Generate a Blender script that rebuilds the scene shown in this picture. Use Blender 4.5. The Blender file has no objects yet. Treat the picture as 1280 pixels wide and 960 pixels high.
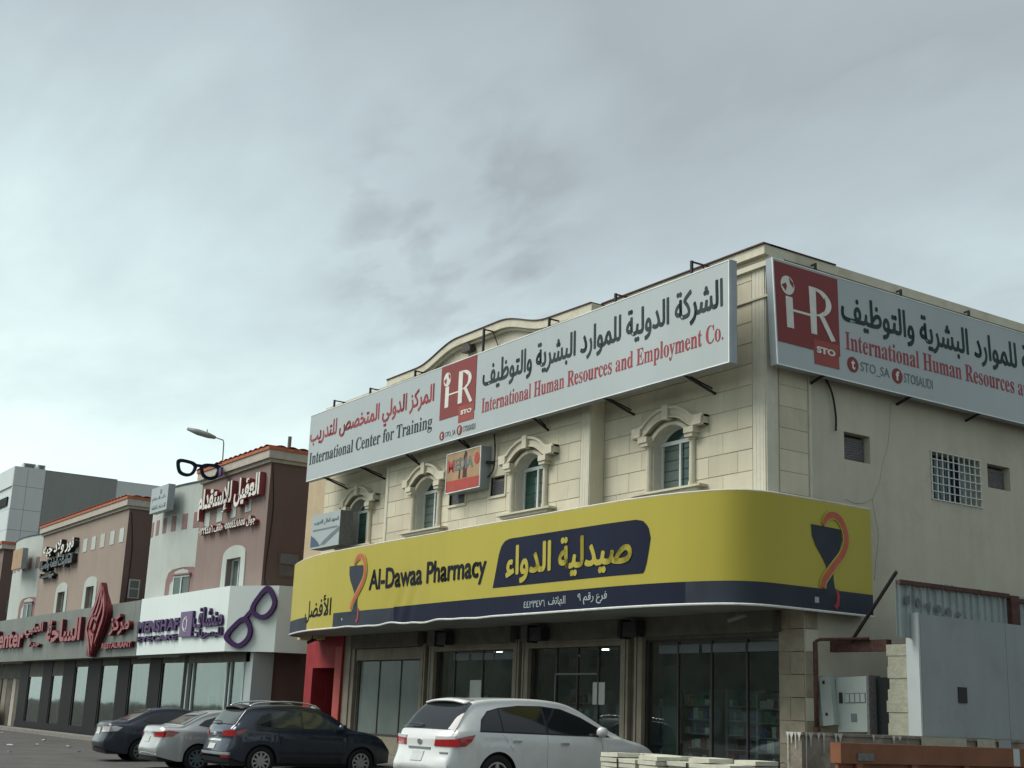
import bpy, math, random
from mathutils import Vector, Matrix
from mathutils.geometry import tessellate_polygon
random.seed(7)
SC = bpy.context.scene
COL = SC.collection
RAD = math.radians

# ------------------------------------------------------------------ camera
cam_d = bpy.data.cameras.new('camera'); cam_d.sensor_width = 36.0
cam_d.lens = 1646.46 / 1280 * 36.0; cam_d.clip_start = 0.1; cam_d.clip_end = 3000
cam = bpy.data.objects.new('camera', cam_d); COL.objects.link(cam)
cr, cu, cw = Vector((0.55857, 0.82855, 0.03873)), Vector((0.18216, -0.16809, 0.96880)), Vector((-0.80921, 0.53409, 0.24481))
M = Matrix((cr, cu, -cw)).transposed().to_4x4(); M.translation = Vector((0, 0, 1.6)); cam.matrix_world = M
SC.camera = cam

# ------------------------------------------------------------------ world (overcast sky) and sun
SUN_EL, SUN_AZ = RAD(48), RAD(215)          # azimuth clockwise from +Y : from behind-left of the camera
w = bpy.data.worlds.new('World'); SC.world = w; w.use_nodes = True
nt = w.node_tree; N = nt.nodes; Lk = nt.links
for n in list(N): N.remove(n)
def wn(t, **k):
    n = N.new(t)
    for a, b in k.items(): setattr(n, a, b)
    return n
out = wn('ShaderNodeOutputWorld'); tc = wn('ShaderNodeTexCoord')
sky = wn('ShaderNodeTexSky', sky_type='NISHITA', sun_disc=False, sun_elevation=SUN_EL, sun_rotation=SUN_AZ, dust_density=3.0)
bgs = wn('ShaderNodeBackground'); bgs.inputs[1].default_value = 0.05
Lk.new(sky.outputs[0], bgs.inputs[0])
sep = wn('ShaderNodeSeparateXYZ'); Lk.new(tc.outputs['Generated'], sep.inputs[0])
# cloud layer seen in perspective: direction divided by its height
zc = wn('ShaderNodeMath', operation='ADD'); zc.inputs[1].default_value = 0.22; Lk.new(sep.outputs[2], zc.inputs[0])
zm = wn('ShaderNodeMath', operation='MAXIMUM'); zm.inputs[1].default_value = 0.12; Lk.new(zc.outputs[0], zm.inputs[0])
dx = wn('ShaderNodeMath', operation='DIVIDE'); Lk.new(sep.outputs[0], dx.inputs[0]); Lk.new(zm.outputs[0], dx.inputs[1])
dy = wn('ShaderNodeMath', operation='DIVIDE'); Lk.new(sep.outputs[1], dy.inputs[0]); Lk.new(zm.outputs[0], dy.inputs[1])
cv = wn('ShaderNodeCombineXYZ'); Lk.new(dx.outputs[0], cv.inputs[0]); Lk.new(dy.outputs[0], cv.inputs[1])
mp = wn('ShaderNodeMapping'); mp.inputs['Rotation'].default_value = (0, 0, RAD(-35)); mp.inputs['Scale'].default_value = (1.15, 2.0, 1)
mp.inputs['Location'].default_value = (3.1, 1.7, 0)
Lk.new(cv.outputs[0], mp.inputs[0])
n1 = wn('ShaderNodeTexNoise'); n1.inputs['Scale'].default_value = 1.1; n1.inputs['Detail'].default_value = 7; n1.inputs['Roughness'].default_value = 0.5; n1.inputs['Distortion'].default_value = 0.35
Lk.new(mp.outputs[0], n1.inputs['Vector'])
n2 = wn('ShaderNodeTexNoise'); n2.inputs['Scale'].default_value = 4.2; n2.inputs['Detail'].default_value = 6; n2.inputs['Roughness'].default_value = 0.55
Lk.new(mp.outputs[0], n2.inputs['Vector'])
def mth(op, a, b, clamp=False):
    m = wn('ShaderNodeMath', operation=op); m.use_clamp = clamp
    for i, v in enumerate((a, b)):
        if isinstance(v, (int, float)): m.inputs[i].default_value = v
        else: Lk.new(v, m.inputs[i])
    return m.outputs[0]
nn = mth('ADD', mth('MULTIPLY', mth('SUBTRACT', n1.outputs[0], 0.5), 0.95), mth('MULTIPLY', mth('SUBTRACT', n2.outputs[0], 0.5), 0.26))
# brightness coordinate: height plus cloud noise
hz = mth('ADD', sep.outputs[2], mth('MULTIPLY', nn, 0.42))
# the left (towards -x) is the brighter part of the horizon
az = mth('MULTIPLY', mth('ADD', mth('MULTIPLY', sep.outputs[0], 0.80), mth('MULTIPLY', sep.outputs[1], 0.60)), 0.26)
fade = mth('SUBTRACT', 1.0, mth('MULTIPLY', sep.outputs[2], 1.5), True)
hz = mth('ADD', hz, mth('MULTIPLY', az, fade))
# a darker ragged cloud in the overcast
vm = wn('ShaderNodeVectorMath', operation='DOT_PRODUCT'); Lk.new(tc.outputs['Generated'], vm.inputs[0]); vm.inputs[1].default_value = (-0.806, 0.476, 0.352)
n3 = wn('ShaderNodeTexNoise'); n3.inputs['Scale'].default_value = 5.0; n3.inputs['Detail'].default_value = 5; n3.inputs['Roughness'].default_value = 0.5; n3.inputs['Distortion'].default_value = .2
Lk.new(mp.outputs[0], n3.inputs['Vector'])
r1 = wn('ShaderNodeMapRange'); r1.interpolation_type = 'SMOOTHSTEP'; r1.inputs[1].default_value = 0.9915; r1.inputs[2].default_value = 1.0; Lk.new(vm.outputs['Value'], r1.inputs[0])
r2 = wn('ShaderNodeMapRange'); r2.inputs[1].default_value = 0.47; r2.inputs[2].default_value = 0.70; Lk.new(n3.outputs[0], r2.inputs[0])
hz = mth('ADD', hz, mth('MULTIPLY', mth('MULTIPLY', r1.outputs[0], r2.outputs[0]), 0.17))
ramp = wn('ShaderNodeValToRGB'); Lk.new(mth('ADD', mth('MULTIPLY', hz, 1.0), 0.17), ramp.inputs[0])
els = ramp.color_ramp.elements
els[0].position = 0.10; els[0].color = (0.74, 0.87, 0.845, 1)
els[1].position = 1.0; els[1].color = (0.40, 0.44, 0.47, 1)
for p, c in ((0.24, (0.65, 0.775, 0.765, 1)), (0.36, (0.495, 0.60, 0.61, 1)), (0.50, (0.375, 0.445, 0.47, 1)), (0.66, (0.288, 0.33, 0.352, 1))):
    e = els.new(p); e.color = c
bgc = wn('ShaderNodeBackground'); bgc.inputs[1].default_value = 1.16; Lk.new(ramp.outputs[0], bgc.inputs[0])
mx = wn('ShaderNodeMixShader'); mx.inputs[0].default_value = 0.93
Lk.new(bgs.outputs[0], mx.inputs[1]); Lk.new(bgc.outputs[0], mx.inputs[2]); Lk.new(mx.outputs[0], out.inputs[0])

sd = bpy.data.lights.new('sun', 'SUN'); sd.energy = 2.9; sd.angle = RAD(38); sd.color = (1.0, 0.97, 0.92)
sun = bpy.data.objects.new('sun', sd); COL.objects.link(sun)
sdir = Vector((math.sin(SUN_AZ) * math.cos(SUN_EL), math.cos(SUN_AZ) * math.cos(SUN_EL), math.sin(SUN_EL)))
sun.rotation_euler = sdir.to_track_quat('Z', 'Y').to_euler(); sun.location = (-30, -30, 60)

SC.view_settings.view_transform = 'Standard'; SC.view_settings.look = 'None'
SC.view_settings.exposure = 0.33; SC.view_settings.gamma = 1.0

# ------------------------------------------------------------------ materials
def mat(name, col, rough=0.8, metal=0.0, nscale=3.0, namt=0.10, bump=0.0, bscale=None, streak=0.0, rand=0.0, spec=0.35, coat=0.0, dirt=None, dirtamt=0.0, dscale=0.8):
    m = bpy.data.materials.new(name); m.use_nodes = True
    t = m.node_tree; b = t.nodes['Principled BSDF']; L = t.links
    b.inputs['Roughness'].default_value = rough; b.inputs['Metallic'].default_value = metal
    b.inputs['Specular IOR Level'].default_value = spec
    b.inputs['Coat Weight'].default_value = coat; b.inputs['Coat Roughness'].default_value = 0.06
    g = t.nodes.new('ShaderNodeNewGeometry')
    no = t.nodes.new('ShaderNodeTexNoise'); no.inputs['Scale'].default_value = nscale; no.inputs['Detail'].default_value = 6
    L.new(g.outputs['Position'], no.inputs['Vector'])
    cr_ = t.nodes.new('ShaderNodeMixRGB'); cr_.blend_type = 'MULTIPLY'; cr_.inputs[0].default_value = 1
    cr_.inputs[1].default_value = (*col, 1)
    mr = t.nodes.new('ShaderNodeMapRange'); mr.inputs[3].default_value = 1 - namt * 2.2; mr.inputs[4].default_value = 1 + namt * 2.2
    mr.inputs[1].default_value = 0.1; mr.inputs[2].default_value = 0.9
    L.new(no.outputs[0], mr.inputs[0]); L.new(mr.outputs[0], cr_.inputs[2]); last = cr_.outputs[0]
    def mul(fac_out, lo, hi, last):
        r = t.nodes.new('ShaderNodeMapRange'); r.inputs[1].default_value = 0.0; r.inputs[2].default_value = 1.0
        r.inputs[3].default_value = lo; r.inputs[4].default_value = hi
        L.new(fac_out, r.inputs[0])
        x = t.nodes.new('ShaderNodeMixRGB'); x.blend_type = 'MULTIPLY'; x.inputs[0].default_value = 1
        L.new(last, x.inputs[1]); L.new(r.outputs[0], x.inputs[2]); return x.outputs[0]
    if rand:
        oi = t.nodes.new('ShaderNodeObjectInfo'); last = mul(oi.outputs['Random'], 1 - rand, 1 + rand, last)
    if streak:
        mpn = t.nodes.new('ShaderNodeMapping'); mpn.inputs['Scale'].default_value = (1, 1, 0.10)
        L.new(g.outputs['Position'], mpn.inputs[0])
        s = t.nodes.new('ShaderNodeTexNoise'); s.inputs['Scale'].default_value = 3.2; s.inputs['Detail'].default_value = 6; s.inputs['Roughness'].default_value = .62
        L.new(mpn.outputs[0], s.inputs['Vector']); last = mul(s.outputs[0], 1 - streak * 1.6, 1 + streak * 1.3, last)
    if dirt:
        d = t.nodes.new('ShaderNodeTexNoise'); d.inputs['Scale'].default_value = dscale; d.inputs['Detail'].default_value = 9; d.inputs['Roughness'].default_value = .68
        L.new(g.outputs['Position'], d.inputs['Vector'])
        r = t.nodes.new('ShaderNodeMapRange'); r.inputs[1].default_value = .52; r.inputs[2].default_value = .68; r.inputs[4].default_value = dirtamt
        L.new(d.outputs[0], r.inputs[0])
        x = t.nodes.new('ShaderNodeMixRGB'); x.inputs[2].default_value = (*dirt, 1); L.new(r.outputs[0], x.inputs[0]); L.new(last, x.inputs[1]); last = x.outputs[0]
    L.new(last, b.inputs['Base Color'])
    if bump:
        bn = t.nodes.new('ShaderNodeTexNoise'); bn.inputs['Scale'].default_value = bscale or nscale * 6; bn.inputs['Detail'].default_value = 5
        L.new(g.outputs['Position'], bn.inputs['Vector'])
        bp = t.nodes.new('ShaderNodeBump'); bp.inputs['Strength'].default_value = bump; bp.inputs['Distance'].default_value = 0.02
        L.new(bn.outputs[0], bp.inputs['Height']); L.new(bp.outputs[0], b.inputs['Normal'])
    return m
def glassmat(name, tint=(0.35, 0.42, 0.40), refl=1.0, rough=0.02, ior=1.5):
    m = bpy.data.materials.new(name); m.use_nodes = True; t = m.node_tree; L = t.links
    for n in list(t.nodes): t.nodes.remove(n)
    o = t.nodes.new('ShaderNodeOutputMaterial'); tr = t.nodes.new('ShaderNodeBsdfTransparent'); tr.inputs[0].default_value = (*tint, 1)
    gl = t.nodes.new('ShaderNodeBsdfGlossy'); gl.inputs['Roughness'].default_value = rough; gl.inputs[0].default_value = (refl, refl, refl, 1)
    f = t.nodes.new('ShaderNodeFresnel')
    g = t.nodes.new('ShaderNodeNewGeometry')
    io = t.nodes.new('ShaderNodeMapRange'); io.inputs[3].default_value = ior; io.inputs[4].default_value = 1/ior
    L.new(g.outputs['Backfacing'], io.inputs[0]); L.new(io.outputs[0], f.inputs[0]); nb = t.nodes.new('ShaderNodeTexNoise'); nb.inputs['Scale'].default_value = 0.9
    bp = t.nodes.new('ShaderNodeBump'); bp.inputs['Strength'].default_value = 0.05; bp.inputs['Distance'].default_value = 0.05
    L.new(g.outputs['Position'], nb.inputs['Vector']); L.new(nb.outputs[0], bp.inputs['Height']); L.new(bp.outputs[0], gl.inputs['Normal'])
    x = t.nodes.new('ShaderNodeMixShader'); L.new(f.outputs[0], x.inputs[0]); L.new(tr.outputs[0], x.inputs[1]); L.new(gl.outputs[0], x.inputs[2]); L.new(x.outputs[0], o.inputs[0])
    return m
MT = dict(
 stone=mat('limestone', (.55, .515, .385), .85, nscale=2.2, namt=.06, bump=.25, bscale=30, streak=.09, rand=.08, dirt=(.40, .33, .22), dirtamt=.35, dscale=.55),
 mortar=mat('mortar', (.41, .37, .28), .95),
 trim=mat('cream_stone_trim', (.55, .52, .40), .8, nscale=4, namt=.06, bump=.2, bscale=25, streak=.08, dirt=(.33, .25, .16), dirtamt=.4, dscale=1.6),
 corner=mat('pale_pilaster_stone', (.56, .54, .43), .8, nscale=5, namt=.05, streak=.06),
 plaster=mat('beige_plaster', (.50, .475, .375), .92, nscale=.7, namt=.07, bump=.3, bscale=22, streak=.09, dirt=(.33, .305, .235), dirtamt=.6, dscale=.35),
 tanstrip=mat('tan_paint', (.46, .37, .235), .9, nscale=2, namt=.06, streak=.08),
 signgrey=mat('grey_flex_sheet', (.385, .435, .43), .5, nscale=.35, namt=.045, spec=.3, streak=.03),
 signedge=mat('sign_edge_metal', (.30, .34, .355), .4, .3, namt=.08),
 whiteedge=mat('white_edge', (.75, .78, .76), .5),
 red=mat('sign_red', (.20, .034, .032), .6, nscale=1, namt=.04),
 red2=mat('sign_red_light', (.28, .05, .038), .5),
 darktext=mat('sign_dark_print', (.03, .05, .05), .6, spec=.15),
 redtext=mat('sign_red_print', (.30, .035, .045), .5),
 yellow=mat('yellow_flex', (.395, .34, .045), .5, nscale=.4, namt=.04, streak=.035, spec=.3),
 navy=mat('navy_flex', (.011, .015, .034), .6, nscale=.7, namt=.12, streak=.12, spec=.12),
 slate=mat('faded_navy', (.032, .041, .055), .6, nscale=1.2, namt=.15, streak=.12, spec=.15),
 orange=mat('serpent_orange', (.42, .085, .045), .5),
 blacktext=mat('black_print', (.010, .013, .022), .6, spec=.12),
 lip=mat('canopy_lip', (.62, .64, .60), .5, nscale=6, namt=.1),
 soffit=mat('soffit_sheet', (.20, .215, .20), .6, .1, nscale=.9, namt=.18),
 alu=mat('white_aluminium', (.58, .62, .60), .4, nscale=8, namt=.05),
 reveal=mat('window_reveal', (.50, .49, .43), .75, nscale=5, namt=.05, streak=.05),
 greenglass=mat('green_window_glass', (.018, .055, .042), .08, nscale=2, namt=.25, spec=.6),
 greyglass=mat('window_screen', (.09, .12, .105), .35, nscale=60, namt=.2),
 winbar=mat('window_dark_bars', (.02, .035, .03), .5),
 acdark=mat('ac_dark_metal', (.13, .135, .13), .6, nscale=20, namt=.25, bump=.3),
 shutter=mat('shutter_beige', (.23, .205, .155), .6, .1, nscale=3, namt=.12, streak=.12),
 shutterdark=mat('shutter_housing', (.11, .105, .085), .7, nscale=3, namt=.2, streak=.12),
 brownframe=mat('brown_frame', (.05, .042, .038), .5),
 shopglass=glassmat('shop_glass', (.66, .72, .70), 1.0, .02, 1.6),
 tealglass=glassmat('teal_shop_glass', (.50, .66, .58), 1.0, .04, 1.8),
 frosted=mat('frosted_board', (.15, .19, .17), .18, nscale=1.2, namt=.10, streak=.08, spec=.6),
 interior=mat('shop_interior', (.38, .42, .41), .8, nscale=1.5, namt=.2),
 shelf=mat('shelf_metal', (.34, .36, .35), .5),
 pierstone=mat('stained_pier_stone', (.30, .27, .20), .9, nscale=4, namt=.14, bump=.5, bscale=18, streak=.10, dirt=(.17, .14, .10), dirtamt=.7, dscale=2.0, rand=.08),
 redpaint=mat('red_painted_wall', (.26, .022, .026), .7, nscale=2.2, namt=.16, streak=.12),
 redpaint2=mat('red_jamb', (.36, .075, .06), .7, nscale=3, namt=.12, streak=.1),
 darkroom=mat('dark_doorway', (.012, .016, .016), .9),
 steelbrown=mat('rusty_brown_steel', (.075, .035, .028), .75, .1, nscale=9, namt=.3, bump=.3),
 blackmetal=mat('black_metal', (.018, .018, .018), .6),
 cable=mat('cable_rubber', (.012, .012, .012), .7),
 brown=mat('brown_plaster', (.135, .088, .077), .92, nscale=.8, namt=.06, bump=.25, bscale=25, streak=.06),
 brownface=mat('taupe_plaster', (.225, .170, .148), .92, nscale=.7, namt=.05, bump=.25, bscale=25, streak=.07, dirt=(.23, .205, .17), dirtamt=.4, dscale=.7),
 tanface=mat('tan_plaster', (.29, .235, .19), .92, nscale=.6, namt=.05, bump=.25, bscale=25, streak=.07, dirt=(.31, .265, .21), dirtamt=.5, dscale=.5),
 mauve=mat('mauve_plaster', (.25, .155, .145), .92, nscale=1, namt=.05, streak=.06),
 greywhite=mat('pale_grey_plaster', (.42, .46, .42), .9, nscale=.8, namt=.05, bump=.2, bscale=25, streak=.10, dirt=(.34, .37, .33), dirtamt=.4, dscale=.6),
 tile=mat('terracotta_roof_tile', (.40, .125, .065), .85, nscale=5, namt=.16, bump=.3, rand=.10),
 cornice=mat('cornice_grey', (.40, .37, .31), .85, nscale=4, namt=.08, streak=.08),
 white=mat('white_cladding', (.62, .69, .66), .35, nscale=.5, namt=.03, streak=.03, spec=.5),
 white2=mat('white_cladding_shaded', (.58, .64, .61), .4, nscale=.5, namt=.03, streak=.03),  # darker copy of the white cladding: shade of the turned faces is in its colour
 purple=mat('purple_letters', (.045, .015, .080), .45, spec=.3),
 purpleface=mat('purple_plate', (.11, .06, .16), .4),
 greyclad=mat('grey_green_cladding', (.145, .162, .142), .5, nscale=.8, namt=.08, streak=.10),
 redletter=mat('red_channel_letters', (.25, .036, .042), .4, spec=.5),
 redletterdark=mat('dark_red_channel', (.10, .008, .014), .5),
 whiteletter=mat('white_letter_face', (.62, .62, .56), .5),
 blackletter=mat('black_channel_letters', (.012, .014, .014), .5),
 granite=mat('black_granite', (.012, .011, .012), .55, nscale=20, namt=.3, spec=.12),
 bigclad=mat('grey_white_panel', (.52, .58, .56), .5, nscale=.25, namt=.03, streak=.04),
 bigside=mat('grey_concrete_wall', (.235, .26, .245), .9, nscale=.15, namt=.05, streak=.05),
 asphalt=mat('asphalt', (.072, .070, .064), .9, nscale=.9, namt=.22, bump=.8, bscale=9, dirt=(.12, .115, .10), dirtamt=.55, dscale=.6),
 kerb=mat('kerb_concrete', (.20, .19, .165), .9, nscale=5, namt=.15, bump=.4),
 paving=mat('pavement_concrete', (.21, .20, .17), .9, nscale=2, namt=.14, bump=.4, bscale=12),
 greywall=mat('grey_painted_wall', (.275, .305, .30), .9, nscale=.5, namt=.05, bump=.2, bscale=20, streak=.07, dirt=(.20, .22, .21), dirtamt=.4, dscale=1.2),
 whitewall=mat('white_painted_edge', (.44, .49, .48), .9, nscale=2, namt=.05),
 corrug=mat('corrugated_sheet', (.27, .32, .31), .55, .15, nscale=3, namt=.07, streak=.14, dirt=(.13, .15, .14), dirtamt=.6, dscale=2.2),
 lowwall=mat('stained_low_wall', (.20, .175, .14), .95, nscale=3.5, namt=.2, bump=.6, bscale=14, dirt=(.42, .40, .31), dirtamt=.85, dscale=2.0),
 drip=mat('white_paint_drip', (.45, .45, .40), .9, nscale=9, namt=.15),
 skip=mat('orange_skip_paint', (.20, .078, .036), .65, nscale=2.5, namt=.16, streak=.16, dirt=(.13, .07, .045), dirtamt=.5, dscale=2.5),
 cabinet=mat('meter_cabinet', (.36, .41, .385), .5, .1, nscale=2, namt=.06, streak=.05),
 cream=mat('rough_cream_masonry', (.36, .36, .28), .95, nscale=6, namt=.12, bump=.8, bscale=16, dirt=(.25, .24, .18), dirtamt=.5, dscale=3),
 slab=mat('cream_paving_slab', (.50, .50, .40), .9, nscale=8, namt=.08, bump=.4, rand=.14),
 tyre=mat('tyre_rubber', (.014, .014, .015), .85, bump=.2),
 rim=mat('alloy_rim', (.48, .50, .50), .3, .7),
 rimdark=mat('wheel_back', (.02, .02, .02), .7),
 carglass=mat('tinted_car_glass', (.010, .013, .015), .06, spec=.6, namt=.02),
 cargrey=mat('car_glass_lit', (.05, .06, .055), .06, spec=.7, namt=.02),
 plastic=mat('black_plastic', (.02, .021, .022), .55),
 chrome=mat('chrome', (.62, .64, .64), .15, .9),
 taillight=mat('tail_light_red', (.30, .012, .014), .12, spec=.6, coat=.6),
 tailclear=mat('clear_lamp', (.55, .55, .53), .12, spec=.6, coat=.6),
 plate=mat('number_plate', (.50, .53, .50), .5),
 carwhite=mat('white_car_paint', (.62, .64, .62), .28, nscale=1.5, namt=.03, spec=.5, coat=.7, dirt=(.44, .42, .36), dirtamt=.35, dscale=1.3),
 carnavy=mat('dark_blue_car_paint', (.020, .030, .048), .28, .35, spec=.5, coat=.8, namt=.05),
 carsilver=mat('silver_car_paint', (.42, .44, .43), .32, .35, spec=.5, coat=.6, namt=.03),
 carblue=mat('blue_black_car_paint', (.016, .022, .038), .4, .2, spec=.5, coat=.4, namt=.1),
 lampgrey=mat('lamp_head_grey', (.20, .22, .20), .6),
 mediasheet=mat('faded_media_sheet', (.35, .235, .125), .6, nscale=3, namt=.10, streak=.16),
 mediared=mat('media_red', (.36, .055, .04), .6, streak=.08),
 signpale=mat('pale_blue_sign', (.33, .385, .38), .5, nscale=1, namt=.04),
 signblue=mat('sign_blue', (.05, .085, .15), .5),
 signgreyprint=mat('sign_grey_print', (.13, .16, .165), .5),
 oppo=mat('street_building_plaster', (.27, .24, .19), .9, nscale=.4, namt=.1),
 bagblue=mat('pale_blue_sheet', (.20, .26, .28), .6),
 bag=mat('grey_striped_sack', (.24, .27, .27), .8, nscale=25, namt=.2),
 debris=mat('paper_litter', (.45, .45, .42), .9),
 leafred=mat('red_bucket_paint', (.28, .02, .03), .6),
)
# ------------------------------------------------------------------ object helpers
def link(o, parent=None):
    COL.objects.link(o)
    if parent is not None: o.parent = parent
    return o
def tag(o, label=None, cat=None, group=None, kind=None):
    if label: o['label'] = label
    if cat: o['category'] = cat
    if group: o['group'] = group
    if kind: o['kind'] = kind
    return o
def thing(name, label, cat, group=None, loc=(0, 0, 0), rz=0.0):
    o = bpy.data.objects.new(name, None); link(o); o.location = loc; o.rotation_euler = (0, 0, rz); o.empty_display_size = .3
    return tag(o, label, cat, group)
def A(Y): return lambda u, v, d: (u, Y - d, v)          # street front: u = x, v = z, d = out to the street
def B(X): return lambda u, v, d: (X + d, u, v)          # side front: u = y
WORLD = lambda x, y, z: (x, y, z)
class MB:
    def __init__(s): s.v = []; s.f = []; s.sm = False
    def box(s, x0, x1, y0, y1, z0, z1, fr=WORLD):
        b = len(s.v)
        for z in (z0, z1):
            for x, y in ((x0, y0), (x1, y0), (x1, y1), (x0, y1)): s.v.append(fr(x, y, z))
        s.f += [(b, b+3, b+2, b+1), (b+4, b+5, b+6, b+7), (b, b+1, b+5, b+4), (b+1, b+2, b+6, b+5), (b+2, b+3, b+7, b+6), (b+3, b, b+4, b+7)]
        return s
    def fb(s, fr, u0, u1, v0, v1, d0, d1): return s.box(u0, u1, v0, v1, d0, d1, fr)
    def prism(s, fr, poly, d0, d1):
        b = len(s.v); n = len(poly)
        for d in (d0, d1):
            for (u, v) in poly: s.v.append(fr(u, v, d))
        for i in range(n):
            j = (i + 1) % n; s.f.append((b+i, b+j, b+n+j, b+n+i))
        for t in tessellate_polygon([[Vector((u, v, 0)) for u, v in poly]]):
            s.f.append((b+t[0], b+t[2], b+t[1])); s.f.append((b+n+t[0], b+n+t[1], b+n+t[2]))
        return s
    def band(s, fr, pa, pb, d0, d1):            # ribbon between two polylines of equal length, given depth
        b = len(s.v); n = len(pa)
        for i in range(n):
            for (p, d) in ((pa[i], d0), (pb[i], d0), (pb[i], d1), (pa[i], d1)): s.v.append(fr(p[0], p[1], d))
        for i in range(n - 1):
            for k in range(4):
                s.f.append((b+4*i+k, b+4*i+(k+1) % 4, b+4*(i+1)+(k+1) % 4, b+4*(i+1)+k))
        s.f.append((b, b+1, b+2, b+3)); e = b + 4*(n-1); s.f.append((e+3, e+2, e+1, e))
        return s
    def tube(s, pts, r, n=6, cap=True):
        pts = [Vector(p) for p in pts]; b0 = len(s.v); k = len(pts)
        rr = r if isinstance(r, (list, tuple)) else [r]*k
        for i, p in enumerate(pts):
            t = (pts[min(i+1, k-1)] - pts[max(i-1, 0)]).normalized()
            a = t.orthogonal().normalized() if i == 0 else (pa_ - t * pa_.dot(t)).normalized()
            pa_ = a; c = t.cross(a)
            for j in range(n):
                an = 2*math.pi*j/n; s.v.append(tuple(p + (a*math.cos(an) + c*math.sin(an))*rr[i]))
        for i in range(k-1):
            for j in range(n):
                s.f.append((b0+i*n+j, b0+i*n+(j+1) % n, b0+(i+1)*n+(j+1) % n, b0+(i+1)*n+j))
        if cap:
            s.f.append(tuple(b0+j for j in range(n))[::-1]); s.f.append(tuple(b0+(k-1)*n+j for j in range(n)))
        return s
    def mesh(s, name):
        me = bpy.data.meshes.new(name); me.from_pydata([tuple(p) for p in s.v], [], s.f); me.update()
        if s.sm:
            for p in me.polygons: p.use_smooth = True
        return me
    def build(s, name, m, parent=None, loc=None):
        me = s.mesh(name); me.materials.append(MT[m] if isinstance(m, str) else m)
        o = bpy.data.objects.new(name, me); link(o, parent)
        if loc is not None: o.location = loc
        return o
def one(name, m, parent, *a, fr=WORLD): return MB().box(*a, fr=fr).build(name, m, parent)
def struct(o): o['kind'] = 'structure'; return o
def copy_tree(o, parent=None):
    c = o.copy(); COL.objects.link(c); c.parent = parent
    for ch in list(o.children): copy_tree(ch, c)
    return c
def wall_holes(mb, fr, u0, u1, v0, v1, holes, d0, d1):
    us = sorted({u0, u1} | {h[0] for h in holes} | {h[1] for h in holes})
    for a, b in zip(us, us[1:]):
        m_ = (a + b) / 2; cut = sorted((h[2], h[3]) for h in holes if h[0] < m_ < h[1]); z = v0
        for c0, c1 in cut:
            if c0 > z + 1e-4: mb.fb(fr, a, b, z, c0, d0, d1)
            z = max(z, c1)
        if v1 > z + 1e-4: mb.fb(fr, a, b, z, v1, d0, d1)
def smooth(P, n=6, closed=False):
    out = []; k = len(P); rng = range(k if closed else k-1)
    for i in rng:
        g = (lambda j: Vector(P[j % k])) if closed else (lambda j: Vector(P[min(max(j, 0), k-1)]))
        p0, p1, p2, p3 = g(i-1), g(i), g(i+1), g(i+2)
        for q in range(n):
            t = q/n; out.append(tuple(.5*((2*p1)+(p2-p0)*t+(2*p0-5*p1+4*p2-p3)*t*t+(3*p1-p0-3*p2+p3)*t**3)))
    if not closed: out.append(tuple(P[-1]))
    return out

# ------------------------------------------------------------------ lettering
def serif(s):
    return ''.join(chr(0x1D400+ord(c)-65) if 'A' <= c <= 'Z' else chr(0x1D41A+ord(c)-97) if 'a' <= c <= 'z' else c for c in s)
DUAL = {'ب':0xFE8F,'ت':0xFE95,'ث':0xFE99,'ج':0xFE9D,'ح':0xFEA1,'خ':0xFEA5,'س':0xFEB1,'ش':0xFEB5,'ص':0xFEB9,'ض':0xFEBD,'ط':0xFEC1,'ظ':0xFEC5,'ع':0xFEC9,'غ':0xFECD,'ف':0xFED1,'ق':0xFED5,'ك':0xFED9,'ل':0xFEDD,'م':0xFEE1,'ن':0xFEE5,'ه':0xFEE9,'ي':0xFEF1,'ئ':0xFE89}
RJ = {'ا':0xFE8D,'أ':0xFE83,'إ':0xFE87,'آ':0xFE81,'د':0xFEA9,'ذ':0xFEAB,'ر':0xFEAD,'ز':0xFEAF,'و':0xFEED,'ة':0xFE93,'ى':0xFEEF}
LA = {'ا':0xFEFB,'أ':0xFEF7,'إ':0xFEF9,'آ':0xFEF5}
def arab(s):
    out = []; i = 0; prev = False
    while i < len(s):
        c = s[i]; n = s[i+1] if i+1 < len(s) else ''
        if c == 'ل' and n in LA: out.append(chr(LA[n] + (1 if prev else 0))); prev = False; i += 2; continue
        nj = (n in DUAL) or (n in RJ)
        if c in DUAL:
            out.append(c if (not prev and not nj) else chr(DUAL[c] + (3 if prev and nj else 1 if prev else 2))); prev = nj
        elif c in RJ: out.append(chr(RJ[c] + 1) if prev else c); prev = False
        else: out.append(c); prev = False
        i += 1
    r = out[::-1]; res = []; j = 0
    while j < len(r):
        if r[j].isdigit():
            k = j
            while k < len(r) and r[k].isdigit(): k += 1
            res += r[j:k][::-1]; j = k
        else: res.append(r[j]); j += 1
    return ''.join(res)
_TC = {}
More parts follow.
